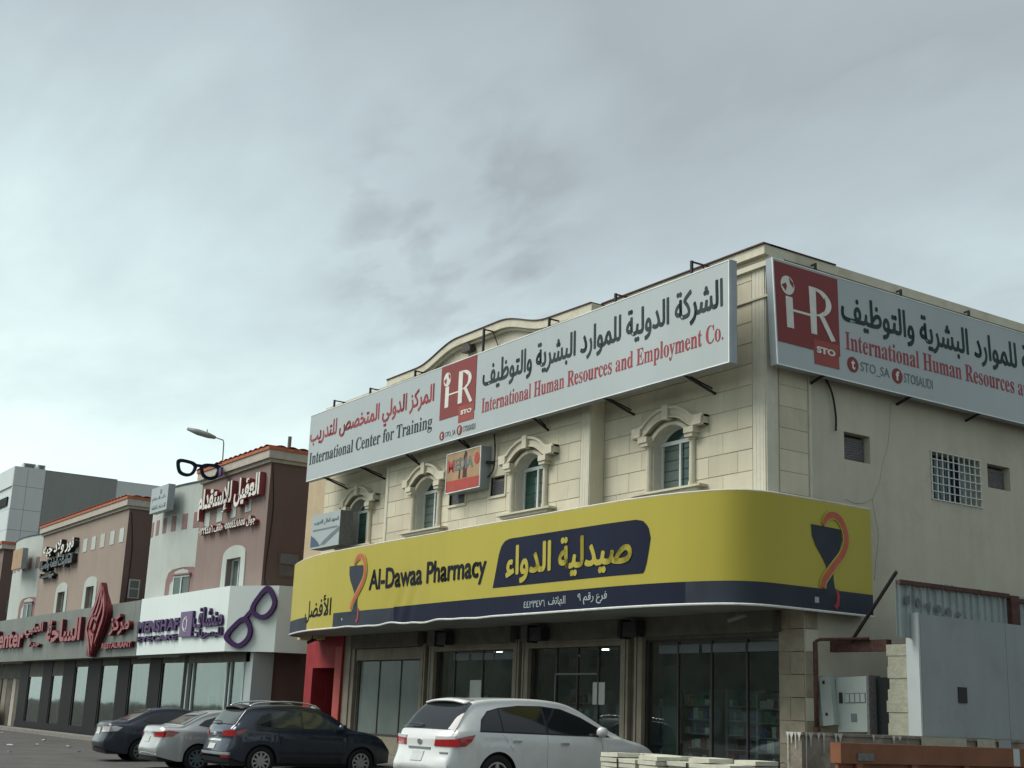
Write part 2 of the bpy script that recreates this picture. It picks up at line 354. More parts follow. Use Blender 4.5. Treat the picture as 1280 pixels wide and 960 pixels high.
def text_geo(s, offset=0.0, res=3, space=1.0):
    key = (s, offset, res, space)
    if key in _TC: return _TC[key]
    c = bpy.data.curves.new('lettering', 'FONT'); c.body = s; c.size = 1; c.offset = offset; c.extrude = .5; c.resolution_u = res; c.space_character = space
    o = bpy.data.objects.new('lettering', c); COL.objects.link(o); bpy.context.view_layer.update()
    dg = bpy.context.evaluated_depsgraph_get(); me = bpy.data.meshes.new_from_object(o.evaluated_get(dg))
    vs = [tuple(v.co) for v in me.vertices]; fs = [tuple(p.vertices) for p in me.polygons]
    COL.objects.unlink(o); bpy.data.objects.remove(o); bpy.data.curves.remove(c); bpy.data.meshes.remove(me)
    par = list(range(len(vs)))
    def find(a):
        while par[a] != a: par[a] = par[par[a]]; a = par[a]
        return a
    for f in fs:
        r0 = find(f[0])
        for k in f[1:]: par[find(k)] = r0
    # front and back share xy : join islands that coincide in xy through side faces already
    ids = {}; isl = [ids.setdefault(find(i), len(ids)) for i in range(len(vs))]
    xs = [v[0] for v in vs]; ys = [v[1] for v in vs]
    _TC[key] = (vs, fs, isl, min(xs), max(xs), min(ys), max(ys)); return _TC[key]
def letters(name, parent, s, fr, u0, u1, v0, v1, m, t=.003, d0=.002, offset=0.0, slant=0.0, res=3, space=1.0, bold=0.0):
    vs, fs, isl, xa, xb, ya, yb = text_geo(s, offset, res, space)
    mb = MB(); st = 0.0009 if t < .03 else .002
    for (x, y, z), k in zip(vs, isl):
        fu = (x - xa) / (xb - xa); fv = (y - ya) / (yb - ya)
        d = d0 + (z + .5) * t + (st * (k % 5) if z > 0 else 0)
        v = v0 + fv * (v1 - v0)
        mb.v.append(fr(u0 + fu * (u1 - u0) + slant * (v - v0), v, d))
    mb.f = list(fs)
    if bold:
        for q, (du, dv) in enumerate([(bold*math.cos(a_), bold*math.sin(a_)) for a_ in (0, 1.05, 2.1, 3.14, 4.2, 5.25)]):
            b0 = len(mb.v)
            for (x, y, z), k in zip(vs, isl):
                d = d0 + (z + .5) * t + ((st * (k % 5) + .00035*(q+1)) if z > 0 else 0); v = v0 + (y - ya) / (yb - ya) * (v1 - v0) + dv
                mb.v.append(fr(u0 + (x - xa) / (xb - xa) * (u1 - u0) + du, v, d))
            mb.f += [tuple(i + b0 for i in f) for f in fs]
    return mb.build(name, m, parent)

# ================================================================== GROUND
gr = MB()
def gz(x, y):
    a = max(0., min(1., (y - 10.5) / 7.0)); b = max(0., min(1., (x + 42) / 8.0))
    a = a*a*(3-2*a); b = b*b*(3-2*b); return .30 * a * b
xs = [-1500, -400, -200, -130] + [-110 + 1.5*i for i in range(80)] + [15, 60, 200, 1200]
ys = [-1500, -300, -100, -40] + [-20 + 1.25*i for i in range(36)] + [30, 60, 150, 500, 1500]
for y in ys:
    for x in xs:
        gr.v.append((x, y, gz(x, y) + (random.uniform(-.012, .012) if -105 < x < 5 and 2 < y < 17 else 0)))
nx = len(xs)
for j in range(len(ys)-1):
    for i in range(nx-1): gr.f.append((j*nx+i, j*nx+i+1, (j+1)*nx+i+1, (j+1)*nx+i))
gr.sm = True
struct(gr.build('ground', 'asphalt'))
# pavements with kerbs along the fronts
struct(one('pavement', 'paving', None, -130, -42.2, 16.9, 17.68, -.3, .13))
struct(one('kerb', 'kerb', None, -130, -42.2, 16.7, 16.9, -.3, .15))
struct(one('raised_pavement', 'paving', None, -42.19, -15.95, 17.4, 18.85, -.3, .44))
struct(one('pavement_kerb', 'kerb', None, -42.19, -15.95, 17.25, 17.4, -.3, .46))
# litter lying on the parking ground
for i in range(18):
    x = random.uniform(-66, -36.5); y = random.uniform(9.5, 15.5); r = random.uniform(.05, .17)
    p = MB(); n = 5; h = gz(x, y) + .014
    ring = [(x + r*math.cos(k*1.256+i)*random.uniform(.6, 1.2), y + r*math.sin(k*1.256+i)*random.uniform(.5, 1), h + random.uniform(0, .05)) for k in range(n)]
    p.v = ring + [(a, b, c+.012) for a, b, c in ring]
    p.f = [tuple(range(n))[::-1], tuple(range(n, 2*n))] + [(k, (k+1) % n, n+(k+1) % n, n+k) for k in range(n)]
    tag(p.build('litter_scrap', 'debris'), 'small pale scrap of litter on the dark parking ground', 'litter', 'litter scattered on the parking ground')

# ================================================================== MAIN BUILDING
bld = thing('commercial_building', 'two storey cream stone clad corner building with arched windows above the yellow pharmacy canopy', 'building', loc=(-28, 19, 0))
bld.location = (0, 0, 0)
XC, XL = -18.21, -37.82          # corner and left end of the stone front
XR1, XR2 = -23.36, -32.93        # central bay
ZB, ZT = 5.2, 10.8
Z0 = 3.86
win = [(-21.0, 18.0), (-25.71, 17.6), (-30.56, 17.6), (-35.22, 18.0)]
HW = .61; ZS, ZSP, ZA = 6.34, 7.45, 7.78
holesR = [(-21.0-HW, -21.0+HW, ZS, ZA)]
holesC = [(-25.71-HW, -25.71+HW, ZS, ZA), (-30.56-HW, -30.56+HW, ZS, ZA), (-27.43, -26.78, 6.90, 7.38), (-29.40, -28.62, 6.88, 7.24)]
holesL = [(-35.22-HW, -35.22+HW, ZS, ZA)]
segs = [(XR1, XC, 18.0, holesR), (XR2, XR1, 17.6, holesC), (XL, XR2, 18.0, holesL)]
wall = MB()
for a, b, Y, H in segs:
    if Y == 18.0:
        a2 = a; wall_holes(wall, A(Y), a2, b, Z0, ZT, H, -.45, 0)
    else: wall_holes(wall, A(Y), a, b, Z0, ZT, H, -.85, 0)
wall.build('wall', 'mortar', bld)
# side (B) wall, plain plaster, with openings
Bh = [(20.20, 20.98, 6.95, 7.53), (22.89, 24.53, 6.47, 7.50), (24.81, 25.61, 6.96, 7.50)]
sw = MB(); wall_holes(sw, B(XC), 18.452, 38.0, Z0, ZT, Bh, -.35, 0); sw.build('side_wall', 'plaster', bld)
sw2 = MB(); sw2.fb(B(XC), 18.97, 38.0, -.3, Z0, -.35, 0); sw2.build('side_wall_base', 'plaster', bld)
one('roof_slab', 'plaster', bld, XL, XC-.36, 18.5, 38, 10.2, 10.4)
one('rear_wall', 'plaster', bld, XL, XC, 37.7, 37.99, -.3, 10.7)
one('left_wall', 'plaster', bld, XL-.02, XL+.25, 18.46, 37.7, Z0, ZT)
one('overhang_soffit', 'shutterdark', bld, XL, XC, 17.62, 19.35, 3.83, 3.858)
# stones
def place_stones():
    n = 0; L = .86; G = .0022; GH = .007; meshes = {}
    for (a, b, Y, H) in segs:
        pl, pr = (0, 0)
        if Y == 17.6: a1, b1 = a + .02, b - .34
        elif b == XC: a1, b1 = a + .02, b - .36
        else: a1, b1 = a + .04, b - .02
        wx = [h[:4] for h in H]
        k = 0; z = 5.60
        while z < 10.5:
            z0, z1 = z + GH, z + .435 - GH; off = (.43 if (k % 2) else 0)
            x = a1; js = []
            j0 = -18.99 - off - L * 40
            while j0 < b1:
                if j0 > a1 + .12 and j0 < b1 - .1: js.append(j0)
                j0 += L
            edges = [a1] + js + [b1]
            for u0, u1 in zip(edges, edges[1:]):
                ints = [(u0 + G, u1 - G, z0, z1)]
                for h in wx:
                    nx_ = []
                    g = .0
                    for (p0, p1, q0, q1) in ints:
                        if p1 <= h[0] or p0 >= h[1] or q1 <= h[2] or q0 >= h[3]: nx_.append((p0, p1, q0, q1)); continue
                        if p0 < h[0] - .03: nx_.append((p0, h[0]-.003, q0, q1))
                        if p1 > h[1] + .03: nx_.append((h[1]+.003, p1, q0, q1))
                        m0, m1 = max(p0, h[0]-.003), min(p1, h[1]+.003)
                        if q0 < h[2] - .03: nx_.append((m0, m1, q0, h[2]-.003))
                        if q1 > h[3] + .03: nx_.append((m0, m1, h[3]+.003, q1))
                    ints = nx_
                for (p0, p1, q0, q1) in ints:
                    if p1 - p0 < .04: continue
                    w_, h_ = round(p1-p0, 3), round(q1-q0, 3)
                    if (w_, h_) not in meshes:
                        mb = MB(); c = .004
                        mb.v = [(0, 0, 0), (w_, 0, 0), (w_, 0, h_), (0, 0, h_), (c, -.010, c), (w_-c, -.010, c), (w_-c, -.010, h_-c), (c, -.010, h_-c)]
                        mb.f = [(4, 5, 6, 7), (0, 1, 5, 4), (1, 2, 6, 5), (2, 3, 7, 6), (3, 0, 4, 7)]
                        me = mb.mesh('stone'); me.materials.append(MT['stone']); meshes[(w_, h_)] = me
                    o = bpy.data.objects.new('stone', meshes[(w_, h_)]); link(o, bld)
                    o.location = (p0, Y - random.uniform(0, .003), q0); n += 1
            z += .435; k += 1
    # return of corner on the side face
    z = 5.60
    while z < 10.5:
        for (y0, y1) in ((18.36, 19.14),):
            mb = MB(); mb.fb(B(XC), y0, y1, z+GH, z+.435-GH, 0, .012)
            o = mb.build('stone', 'stone', bld); n += 1
        z += .435
    return n
NST = place_stones()
print('stones', NST)
# pilasters: fluted strips
def fluted(fr, u0, u1, v0, v1, d=.02, n=3, name='pilaster', m='corner'):
    mb = MB(); mb.fb(fr, u0, u1, v0, v1, -.02, d)
    wd = (u1-u0) / (2*n+1)
    for i in range(n): mb.fb(fr, u0 + wd*(2*i+1), u0 + wd*(2*i+2), v0, v1, d, d+.004)
    return mb.build(name, m, bld)
fluted(A(18.0), XC-.34, XC, 5.2, 10.6, .02, 3)
fluted(B(XC), 18.0, 18.30, 5.2, 10.6, .03, 1)
fluted(A(17.6), XR1-.32, XR1, 5.2, 10.6, .02, 3)
fluted(B(XR1), 17.6-.0, 17.985, 5.2, 10.6, .02, 3, m='stone')
fluted(A(17.6), XR2, XR2+.14, 5.2, 10.6, .03, 1)
mb = MB(); mb.fb(B(XC), 19.17, 19.24, 3.9, 10.58, 0, .035); mb.build('vertical_moulding', 'trim', bld)
# cornice
for a, b, Y in ((XR1, XC+.15, 18.0), (XL-.05, XR2, 18.0)):
    co = MB(); co.fb(A(Y), a, b, 10.80, 11.0, -.45, .15); co.fb(A(Y), a, b, 10.57, 10.68, -.05, .09); co.fb(A(Y), a, b, 10.68, 10.80, -.4, .02)
    co.fb(A(Y), a, b, 9.93, 9.97, -.02, .05); co.build('cornice', 'trim', bld)
co = MB(); co.fb(B(XC), 18.0+.001, 38, 10.80, 11.0, -.35, .148); co.fb(B(XC), 18.101, 38, 10.57, 10.68, -.05, .088)
co.build('cornice', 'trim', bld)
mb = MB(); mb.fb(A(18), XR1, XC+.17, 11.0, 11.03, -.45, .19); mb.fb(B(XC), 18.01, 19.9, 11.0, 11.03, -.4, .17); mb.build('roof_flashing', 'steelbrown', bld)
# central pediment
cx = -28.15; top = []
for i in range(49):
    x = -3.2 + 6.4*i/48; s = max(0, math.cos(math.pi*x/6.4*1.0)); top.append((cx + x, 10.96 + .42*(.5-.5*math.cos(math.pi*min(1, (3.2-abs(x))/2.2)))))
full = [(XR2-.12, 10.95)] + top + [(XR1+.12, 10.93)]
pl = MB()
pl.prism(A(17.6), [(XR2, 10.3)] + [(u, v-.05) for u, v in full[1:-1]] + [(XR1, 10.3)], -.3, -.05)
pl.build('pediment_wall', 'trim', bld)
pl = MB(); pl.band(A(17.6), [(u, v-.20) for u, v in full], full, -.32, .15); pl.band(A(17.6), [(u, v-.27) for u, v in full], [(u, v-.20) for u, v in full], -.3, .06)
pl.build('pediment_cornice', 'trim', bld)
pl = MB(); pl.band(A(17.6), full, [(u, v+.025) for u, v in full], -.35, .18); pl.build('pediment_flashing', 'steelbrown', bld)
# small round vent ornament
pl = MB(); pl.prism(A(17.6), [(-28.72+.22*math.cos(a*math.pi/12), 10.92+.22*math.sin(a*math.pi/12)) for a in range(13)], -.02, .16); pl.build('roundel', 'brownframe', bld)

# ---- arched windows
def arc_pts(hw, rise, n=14):
    R_ = (hw*hw + rise*rise) / (2*rise); th = math.asin(hw/R_)
    return [(R_*math.sin(-th + 2*th*i/n), R_*math.cos(-th + 2*th*i/n) - (R_-rise)) for i in range(n+1)]
def arched_window(cx, Y):
    fr = A(Y)
    f = lambda u, v, d: fr(cx+u, v, d)
    hw = .60; ap = arc_pts(hw, .31)
    arch = [(u, ZSP+v) for u, v in ap]
    # spandrel + reveal lining
    mb = MB(); mb.band(f, arch, [(u*HW/hw if abs(u) > .59 else u, ZA + .002) for u, v in arch], -.42, .001)
    mb.fb(f, -HW, -.60, ZS, ZSP, -.42, .001); mb.fb(f, .60, HW, ZS, ZSP, -.42, .001)
    mb.build('window_reveal', 'reveal', bld)
    # surround
    sr = MB()
    outp = smooth([(-1.15, 7.80), (-.95, 7.80), (-.80, 7.83), (-.62, 7.96), (-.34, 8.08), (0, 8.13), (.34, 8.08), (.62, 7.96), (.80, 7.83), (.95, 7.80), (1.15, 7.80)], 4)
    inp = smooth([(-1.15, 7.58), (-.95, 7.58), (-.80, 7.60), (-.66, 7.66), (-.38, 7.83), (0, 7.90), (.38, 7.83), (.66, 7.66), (.80, 7.60), (.95, 7.58), (1.15, 7.58)], 4)
    sr.band(f, inp, outp, 0, .15)
    op2 = [(u, v-.045) for u, v in outp]; sr.band(f, op2, [(u*1.0, v+.015) for u, v in outp], 0, .20)
    sr.band(f, inp, [(u, v+.035) for u, v in inp], 0, .175)
    a2 = [(u*1.28, ZSP + v*1.28 - .02) for u, v in ap]
    a1 = [(u*1.0, ZSP + v) for u, v in ap]
    sr.band(f, a1, a2, -.02, .07)
    sr.fb(f, -.09, .09, 7.86, 8.17, 0, .23)
    for s_ in (-1, 1): sr.fb(f, *sorted((s_*.84, s_*1.12)), 7.60, 7.79, 0, .21)
    par = sr.build('window_surround', 'trim', bld)
    for s_ in (-1, 1):
        c = MB(); x = s_*.70
        c.tube([f(x, ZS+.02, .045), f(x, ZS+.11, .045)], .088, 12); c.tube([f(x, ZS+.11, .045), f(x, 7.33, .045)], [.072, .066], 12); c.tube([f(x, 7.33, .045), f(x, 7.38, .045)], .085, 12)
        col = c.build('column', 'trim', par)
        c = MB(); c.fb(f, *sorted((s_*.60, s_*.84)), 7.38, 7.46, 0, .19); c.fb(f, *sorted((s_*.60, s_*.90)), 7.46, 7.585, 0, .22); c.build('capital', 'trim', par)
    s2 = MB(); s2.fb(f, -.98, .98, ZS-.10, ZS-.035, 0, .18); s2.fb(f, -1.13, 1.13, ZS-.035, ZS+.01, -.42, .24); s2.build('sill', 'trim', par)
    # window unit, recessed .36
    g = -.25; wf = MB(); fw = .045
    arcf = [(u*.999, ZSP+v) for u, v in ap]; arci = [(u*(1-fw/.6), ZSP + v - fw*.8 if v > .05 else ZSP + max(v-.03, 0)) for u, v in ap]
    wf.fb(f, -.6, .6, ZS+.01, ZS+.06, g-.03, g+.03); wf.fb(f, -.6, .6, ZSP-.05, ZSP+.03, g-.03, g+.04)
    for s_ in (-1, 1): wf.fb(f, *sorted((s_*.6, s_*.55)), ZS+.06, ZSP-.05, g-.03, g+.03)
    wf.fb(f, -.02, .035, ZS+.06, ZSP-.05, g-.02, g+.035)
    wf.band(f, arci, arcf, g-.03, g+.03)
    wn_ = wf.build('window', 'alu', bld)
    left_dark = cx in (-25.71, -21.0)
    p = MB(); p.fb(f, -.55, -.02, ZS+.06, ZSP-.05, g-.012, g-.004); p.build('pane', 'greyglass' if cx in (-21.0, -30.56) else 'greenglass', wn_)
    p = MB(); p.fb(f, .035, .55, ZS+.06, ZSP-.05, g-.022, g-.014); p.build('pane', 'greenglass' if cx in (-21.0, -35.22) else 'greyglass', wn_)
    p = MB(); p.prism(f, [(u*.97, v-.01) for u, v in arch[:]] , g-.016, g-.008); p.build('fanlight', 'greenglass', wn_)
    b = MB()
    for k in range(1, 5): b.fb(f, -.55, .55, ZS+.06+k*.22, ZS+.072+k*.22, g-.004, g+.004)
    b.build('glazing_bar', 'winbar', wn_)
for c, Y in win: arched_window(c, Y)

# ---- air conditioner openings
def ac_opening(fr, u0, u1, v0, v1, frame=True, m='trim'):
    if frame:
        f = MB(); t = .06
        f.fb(fr, u0-t, u1+t, v0-t, v0, -.05, .045); f.fb(fr, u0-t, u0, v0, v1, -.05, .03); f.fb(fr, u1, u1+t, v0, v1, -.05, .03)
        f.build('opening_frame', m, bld)
    R_ = 0 if frame else .10
    a = MB(); a.fb(fr, u0+.01, u1-.01, v0+.005, v1-.06, -.25, -.06-R_)
    ac = a.build('air_conditioner', 'acdark', bld)
    g = MB(); n = 9
    for i in range(n):
        v = v0 + .03 + (v1 - v0 - .12) * i / n; g.fb(fr, u0+.03, u1-.03, v, v+.016, -.06-R_, -.045-R_)
    g.build('grille', 'acdark', ac)
    g = MB(); g.fb(fr, u0, u1, v0, v1, -.34, -.27); g.build('opening_back', 'darkroom', ac)
ac_opening(A(17.6), -27.43, -26.78, 6.90, 7.38); ac_opening(A(17.6), -29.40, -28.62, 6.88, 7.24)
ac_opening(B(XC), 20.20, 20.98, 6.95, 7.53, False); ac_opening(B(XC), 24.81, 25.61, 6.96, 7.50, False)
# side grille window
g = MB(); g.fb(B(XC), 22.89, 24.53, 6.47, 7.50, -.33, -.28); gw = g.build('side_window', 'darkroom', bld)
p = MB(); p.fb(B(XC), 22.9, 23.75, 6.48, 7.49, -.26, -.25); p.build('pane', 'greenglass', gw)
p = MB(); p.fb(B(XC), 23.75, 23.80, 6.48, 7.49, -.27, -.22); p.fb(B(XC), 24.15, 24.52, 6.48, 7.49, -.24, -.22); p.build('sash', 'bigside', gw)
for i in range(10):
    p = MB(); u = 22.89 + 1.64*i/9; p.fb(B(XC), u-.011, u+.011, 6.44, 7.52, .005, .027); p.build('grille_bar', 'alu', gw)
for i in range(7):
    p = MB(); v = 6.46 + 1.05*i/6; p.fb(B(XC), 22.86, 24.56, v-.009, v+.009, .028, .042); p.build('grille_bar', 'alu', gw)
# wall crack and cable
def wire(name, pts, r, parent, m='cable', n=5):
    t = MB(); t.sm = True; t.tube(smooth(pts, 4), r, n); return t.build(name, m, parent)
ck = [(21.65, 8.34), (21.61, 7.9), (21.51, 7.37), (21.34, 7.01), (21.25, 6.66), (20.99, 6.2)]
wire('wall_crack', [(XC+.001, y, z) for y, z in ck], .010, bld, 'mortar'); wire('wall_crack', [(XC+.001, y, z) for y, z in ((21.0, 6.22), (21.05, 5.96), (21.15, 5.48), (21.06, 4.98), (21.0, 4.57))], .009, bld, 'mortar')
wire('wall_crack', [(XC+.001, y, z) for y, z in ((21.0, 6.24), (20.75, 6.12), (20.45, 6.08), (20.2, 6.13))], .008, bld, 'mortar')
# tan painted strip left of the stone front
one('painted_strip', 'tanstrip', bld, -39.1, -37.85, 18.03, 18.4, 3.7, 9.6)
one('painted_strip_side', 'tanstrip', bld, -39.1, -38.9, 18.4, 24, 3.7, 9.6)

# ---- ground floor
gf = MB()
YG = 19.0
gf.box(XL, XC, YG-.0, YG+.22, 3.36, 3.83)                        # lintel
gf.build('lintel', 'shutterdark', bld)
shops = [(-23.0, -18.9), (-27.42, -23.76), (-32.0, -28.1), (-36.62, -32.75)]
for x0, x1, y0 in ((-18.88, XC-.001, 18.96),):
    # corner pier stones
    z = .44; k = 0
    base = one('corner_pier', 'mortar', bld, x0, x1, 18.97, 19.5, -.2, 3.83)
    while z < 3.7:
        for (a, b) in (((x0+.01, x0+.30), (x0+.312, x1-.0)) if k % 2 else ((x0+.01, x1-.0),)):
            MB().box(a, b, 18.95, 18.972, z+.006, z+.425).build('stone', 'pierstone', bld)
        MB().fb(B(XC), 18.99, 19.32, z+.006, z+.425, 0, .02).build('stone', 'pierstone' if k % 3 else 'corner', bld)
        z += .432; k += 1
for (a, b) in ((-23.76, -23.0), (-28.1, -27.42), (-32.75, -32.0), (-36.95, -36.62)):
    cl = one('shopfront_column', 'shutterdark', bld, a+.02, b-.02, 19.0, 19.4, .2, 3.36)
    m_ = (a+b)/2
    for (p, q) in ((a, a+.16), (a+.20, a+.27), (b-.27, b-.20), (b-.16, b)):
        if q - p > .01 and b - a > .5: MB().box(p, q, 18.9, 19.0, .45, 3.5).build('shutter_guide', 'shutter', cl)
    if b - a < .5: MB().box(a, a+.2, 18.9, 19.0, .45, 3.5).build('shutter_guide', 'shutter', cl)
# roll housings
for i, (a, b) in enumerate(shops):
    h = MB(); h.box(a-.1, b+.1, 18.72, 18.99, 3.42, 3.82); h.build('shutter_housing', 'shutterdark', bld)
    if i != 0:
        z0, z1 = (3.26, 3.42) if i < 3 else (3.08, 3.42)
        s = MB(); k = 0; z = z0
        while z < z1 - .03: s.box(a, b, 18.90, 18.93 + .01*(k % 2), z, z+.05); z += .055; k += 1
        s.build('rolled_shutter', 'shutter', bld)
# glazing
def shopfront(a, b, z0, z1, cuts, glass='shopglass', frame='brownframe', ft=.05):
    f = MB(); y0, y1 = 19.02, 19.10
    f.box(a, b, y0, y1, z0, z0+.07); f.box(a, b, y0, y1, z1-.05, z1)
    f.box(a, a+ft, y0, y1, z0+.07, z1-.05); f.box(b-ft, b, y0, y1, z0+.07, z1-.05)
    sf = f.build('shopfront', frame, bld)
    cs = [a+ft] + cuts + [b-ft]
    for c in cuts: MB().box(c-.018, c+.018, y0+.01, y1-.01, z0+.07, z1-.05).build('mullion', 'brownframe' if glass == 'frosted' else 'alu' if False else frame, sf)
    for p, q in zip(cs, cs[1:]): MB().box(p+.02, q-.02, 19.055, 19.063, z0+.07, z1-.05).build('pane', glass, sf)
    return sf
s0 = shopfront(-23.0, -18.9, .50, 3.36, [-21.95, -20.9, -19.85])
s1 = shopfront(-27.42, -23.76, .50, 3.30, [-26.4, -25.55, -24.75])
s2 = shopfront(-32.0, -28.1, .50, 3.30, [-31.1, -29.7])
s3 = shopfront(-36.62, -32.75, .90, 3.10, [-35.35, -34.05], 'frosted')
one('shopfront_plinth', 'pierstone', bld, -36.62, -32.75, 18.95, 19.3, .3, .90)
for x in (-25.72, -25.38):
    h = MB(); h.tube([(x, 19.0, 1.35), (x, 18.95, 1.38), (x, 18.95, 1.75), (x, 19.0, 1.78)], .014, 6); h.build('door_handle', 'chrome', s1)
one('paper_notice', 'plate', s1, -24.95, -24.5, 19.046, 19.05, 1.95, 2.45)
one('paper_notice', 'plate', s2, -30.3, -29.75, 19.046, 19.05, 1.75, 2.5)
one('door_frame_glass', 'signgreyprint', s1, -26.42, -26.39, 19.01, 19.05, .57, 2.65); one('door_head', 'signgreyprint', s1, -26.40, -24.76, 19.01, 19.05, 2.62, 2.66)
for a, b in ((-22.6, -21.3), (-21.2, -19.9), (-19.85, -18.97)): one('header_reflection', 'signgreyprint', s0, a, b, 19.046, 19.05, 3.06, 3.24)  # strips on the glass stand in for light reflected along its head
for a, b in ((-31.2, -30.4), (-30.3, -29.2), (-29.15, -28.3)): one('header_reflection', 'signgreyprint', s2, a, b, 19.046, 19.05, 3.02, 3.20)  # same painted reflection on the window behind the white car
# shop interiors
it = MB()
it.box(-32.1, -18.5, 23.6, 23.7, .3, 3.5); it.box(-32.2, -32.1, 19.1, 23.6, .3, 3.5); it.box(-18.58, -18.5, 19.5, 23.6, .3, 3.5)
it.box(-32.1, -18.58, 19.11, 23.6, .30, .42); it.box(-32.1, -18.58, 19.22, 23.6, 3.38, 3.44); it.box(-37, -32.3, 19.2, 19.3, .3, 3.5)
it.build('shop_interior', 'interior', bld)
goods = [mat('goods_'+n, c, .6, nscale=14, namt=.2) for n, c in (('white', (.62, .64, .62)), ('pale', (.5, .55, .5)), ('green', (.10, .25, .20)), ('blue', (.07, .10, .26)), ('red', (.26, .05, .05)), ('cream', (.36, .33, .22)), ('dark', (.05, .06, .06)))]
def shelving(x, y, wdt, label, nx_, rows=6, hgt=1.9):
    t = thing('shelf_unit', label, 'shelf', 'shelves of goods behind the pharmacy windows', (x, y, .42))
    f = MB()
    for s_ in (0, wdt): f.box(s_-.02, s_+.02, 0, .4, 0, hgt)
    f.box(0, wdt, .38, .40, 0, hgt); f.build('rack', 'shelf', t)
    for r in range(rows):
        z = .1 + r*(hgt-.15)/rows
        MB().box(.02, wdt-.02, 0, .38, z, z+.02).build('shelf', 'shelf', t)
        u = .04
        while u < wdt - .12:
            ww = random.uniform(.07, .2); hh = random.uniform(.12, .24)
            if random.random() < .85:
                MB().box(u, min(u+ww, wdt-.03), .04, .30, z+.021, z+.021+hh).build('goods_box', random.choice(goods), t)
            u += ww + .015
lampm = bpy.data.materials.new('fluorescent_tube'); lampm.use_nodes = True
lampm.node_tree.nodes['Principled BSDF'].inputs['Emission Color'].default_value = (.85, 1, .95, 1); lampm.node_tree.nodes['Principled BSDF'].inputs['Emission Strength'].default_value = 14.0
for x, y in ((-22.3, 20.4), (-20.2, 20.4), (-21.3, 22.2), (-26.5, 20.6), (-24.6, 20.6), (-31.0, 20.4), (-29.3, 20.4)):
    cf = one('ceiling_lamp', 'alu', bld, x-.62, x+.62, y-.09, y+.09, 3.33, 3.375); MB().box(x-.10, x+.10, y-.03, y+.03, 3.30, 3.328).build('lamp_tube', lampm, cf)
shelving(-22.4, 19.45, 1.0, 'glass door display shelf at the left end behind the corner pharmacy window', 4)
shelving(-21.05, 19.6, 1.1, 'shelf of goods in the middle behind the corner pharmacy window', 4)
shelving(-19.9, 19.35, .95, 'shelf of white boxes at the right end behind the corner pharmacy window', 4, 6, 1.85)
shelving(-27.1, 20.0, 1.3, 'shelf of goods seen through the pharmacy entrance, left of the door', 4)
shelving(-25.0, 20.2, 1.2, 'shelf of goods seen through the pharmacy entrance, right of the door', 4)
shelving(-31.4, 19.6, 1.3, 'shelf of goods left of the paper notice in the window behind the white car', 4)
t = thing('poster_board', 'upright pale green poster board standing inside the corner pharmacy window', 'board', None, (-22.7, 19.3, .42))
MB().box(0, .55, 0, .04, .1, 2.4).build('board', 'frosted', t); MB().box(0, .55, -.1, .2, 0, .1).build('base', 'shelf', t)

# red doorway at the left end
rd = MB(); R0, R1 = -39.95, -37.37
rd.box(R0, -39.42, 18.8, 19.3, .0, 3.86); rd.box(-37.78, R1, 18.8, 19.3, .0, 3.86); rd.box(-39.42, -37.78, 18.8, 19.3, 2.87, 3.86)
rw = rd.build('red_doorway', 'redpaint', bld)
MB().box(-37.8, R1+.005, 18.77, 18.80, .0, 3.5).build('door_jamb', 'redpaint2', rw)
MB().box(-39.40, -37.8, 20.6, 20.7, 0, 3).build('dark_passage', 'darkroom', rw)
MB().box(-39.44, -39.40, 19.3, 20.6, 0, 3).build('passage_side', 'redpaint', rw)
MB().box(-37.80, -37.76, 19.3, 20.6, 0, 3).build('passage_side', 'darkroom', rw)
MB().box(-37.36, -36.96, 18.86, 19.4, .2, 3.83).build('end_pier', 'shutter', bld)
MB().box(-40.6, R0, 18.9, 19.1, .0, 1.55).build('red_low_wall', 'redpaint', rw)
sk = MB(); sk.sm = True
for i in range(7):
    a = i/6*math.pi; sk.v += [(-38.35 + .36*math.cos(k*math.pi/4)*math.sin(a)*random.uniform(.85, 1.1), 18.45 + .22*math.sin(k*math.pi/4)*math.sin(a), 1.22 + .50*-math.cos(a)) for k in range(8)]
for i in range(6):
    for k in range(8): sk.f.append((i*8+k, i*8+(k+1) % 8, (i+1)*8+(k+1) % 8, (i+1)*8+k))
so = sk.build('sack', 'bag'); tag(so, 'bulging grey striped sack standing in front of the red doorway', 'sack')
bx_ = one('crate_box', 'bagblue', None, -38.7, -38.0, 18.2, 18.75, .44, .78); tag(bx_, 'pale blue box under the grey sack at the red doorway', 'box')

# ================================================================== PHARMACY CANOPY
can = thing('pharmacy_canopy', 'long curved yellow pharmacy canopy sign with a navy band wrapping the building corner', 'canopy sign')
CP = [(-38.95, 18.45), (-38.85, 17.9), (-38.50, 17.50), (-38.0, 17.28), (-37.4, 17.1), (-36.3, 16.82), (-35.1, 16.63), (-33.8, 16.54), (-32.5, 16.5), (-21.5, 16.5), (-20.4, 16.56), (-19.5, 16.68), (-18.8, 16.87), (-18.3, 17.1), (-18.02, 17.42), (-17.9, 17.9), (-17.92, 20.6)]
def herm(P, n=8):
    o = []
    for i in range(len(P)-1):
        p0, p1, p2, p3 = (Vector(P[max(i-1, 0)]), Vector(P[i]), Vector(P[i+1]), Vector(P[min(i+2, len(P)-1)])); d = (p2-p1).length
        t1 = (p2-p0).normalized()*d; t2 = (p3-p1).normalized()*d
        for k in range(n):
            t = k/n; o.append((2*t**3-3*t*t+1)*p1 + (t**3-2*t*t+t)*t1 + (-2*t**3+3*t*t)*p2 + (t**3-t*t)*t2)
    o.append(Vector(P[-1])); return o
CS = herm(CP); cl_ = [0.0]
for a, b in zip(CS, CS[1:]): cl_.append(cl_[-1] + (b-a).length)
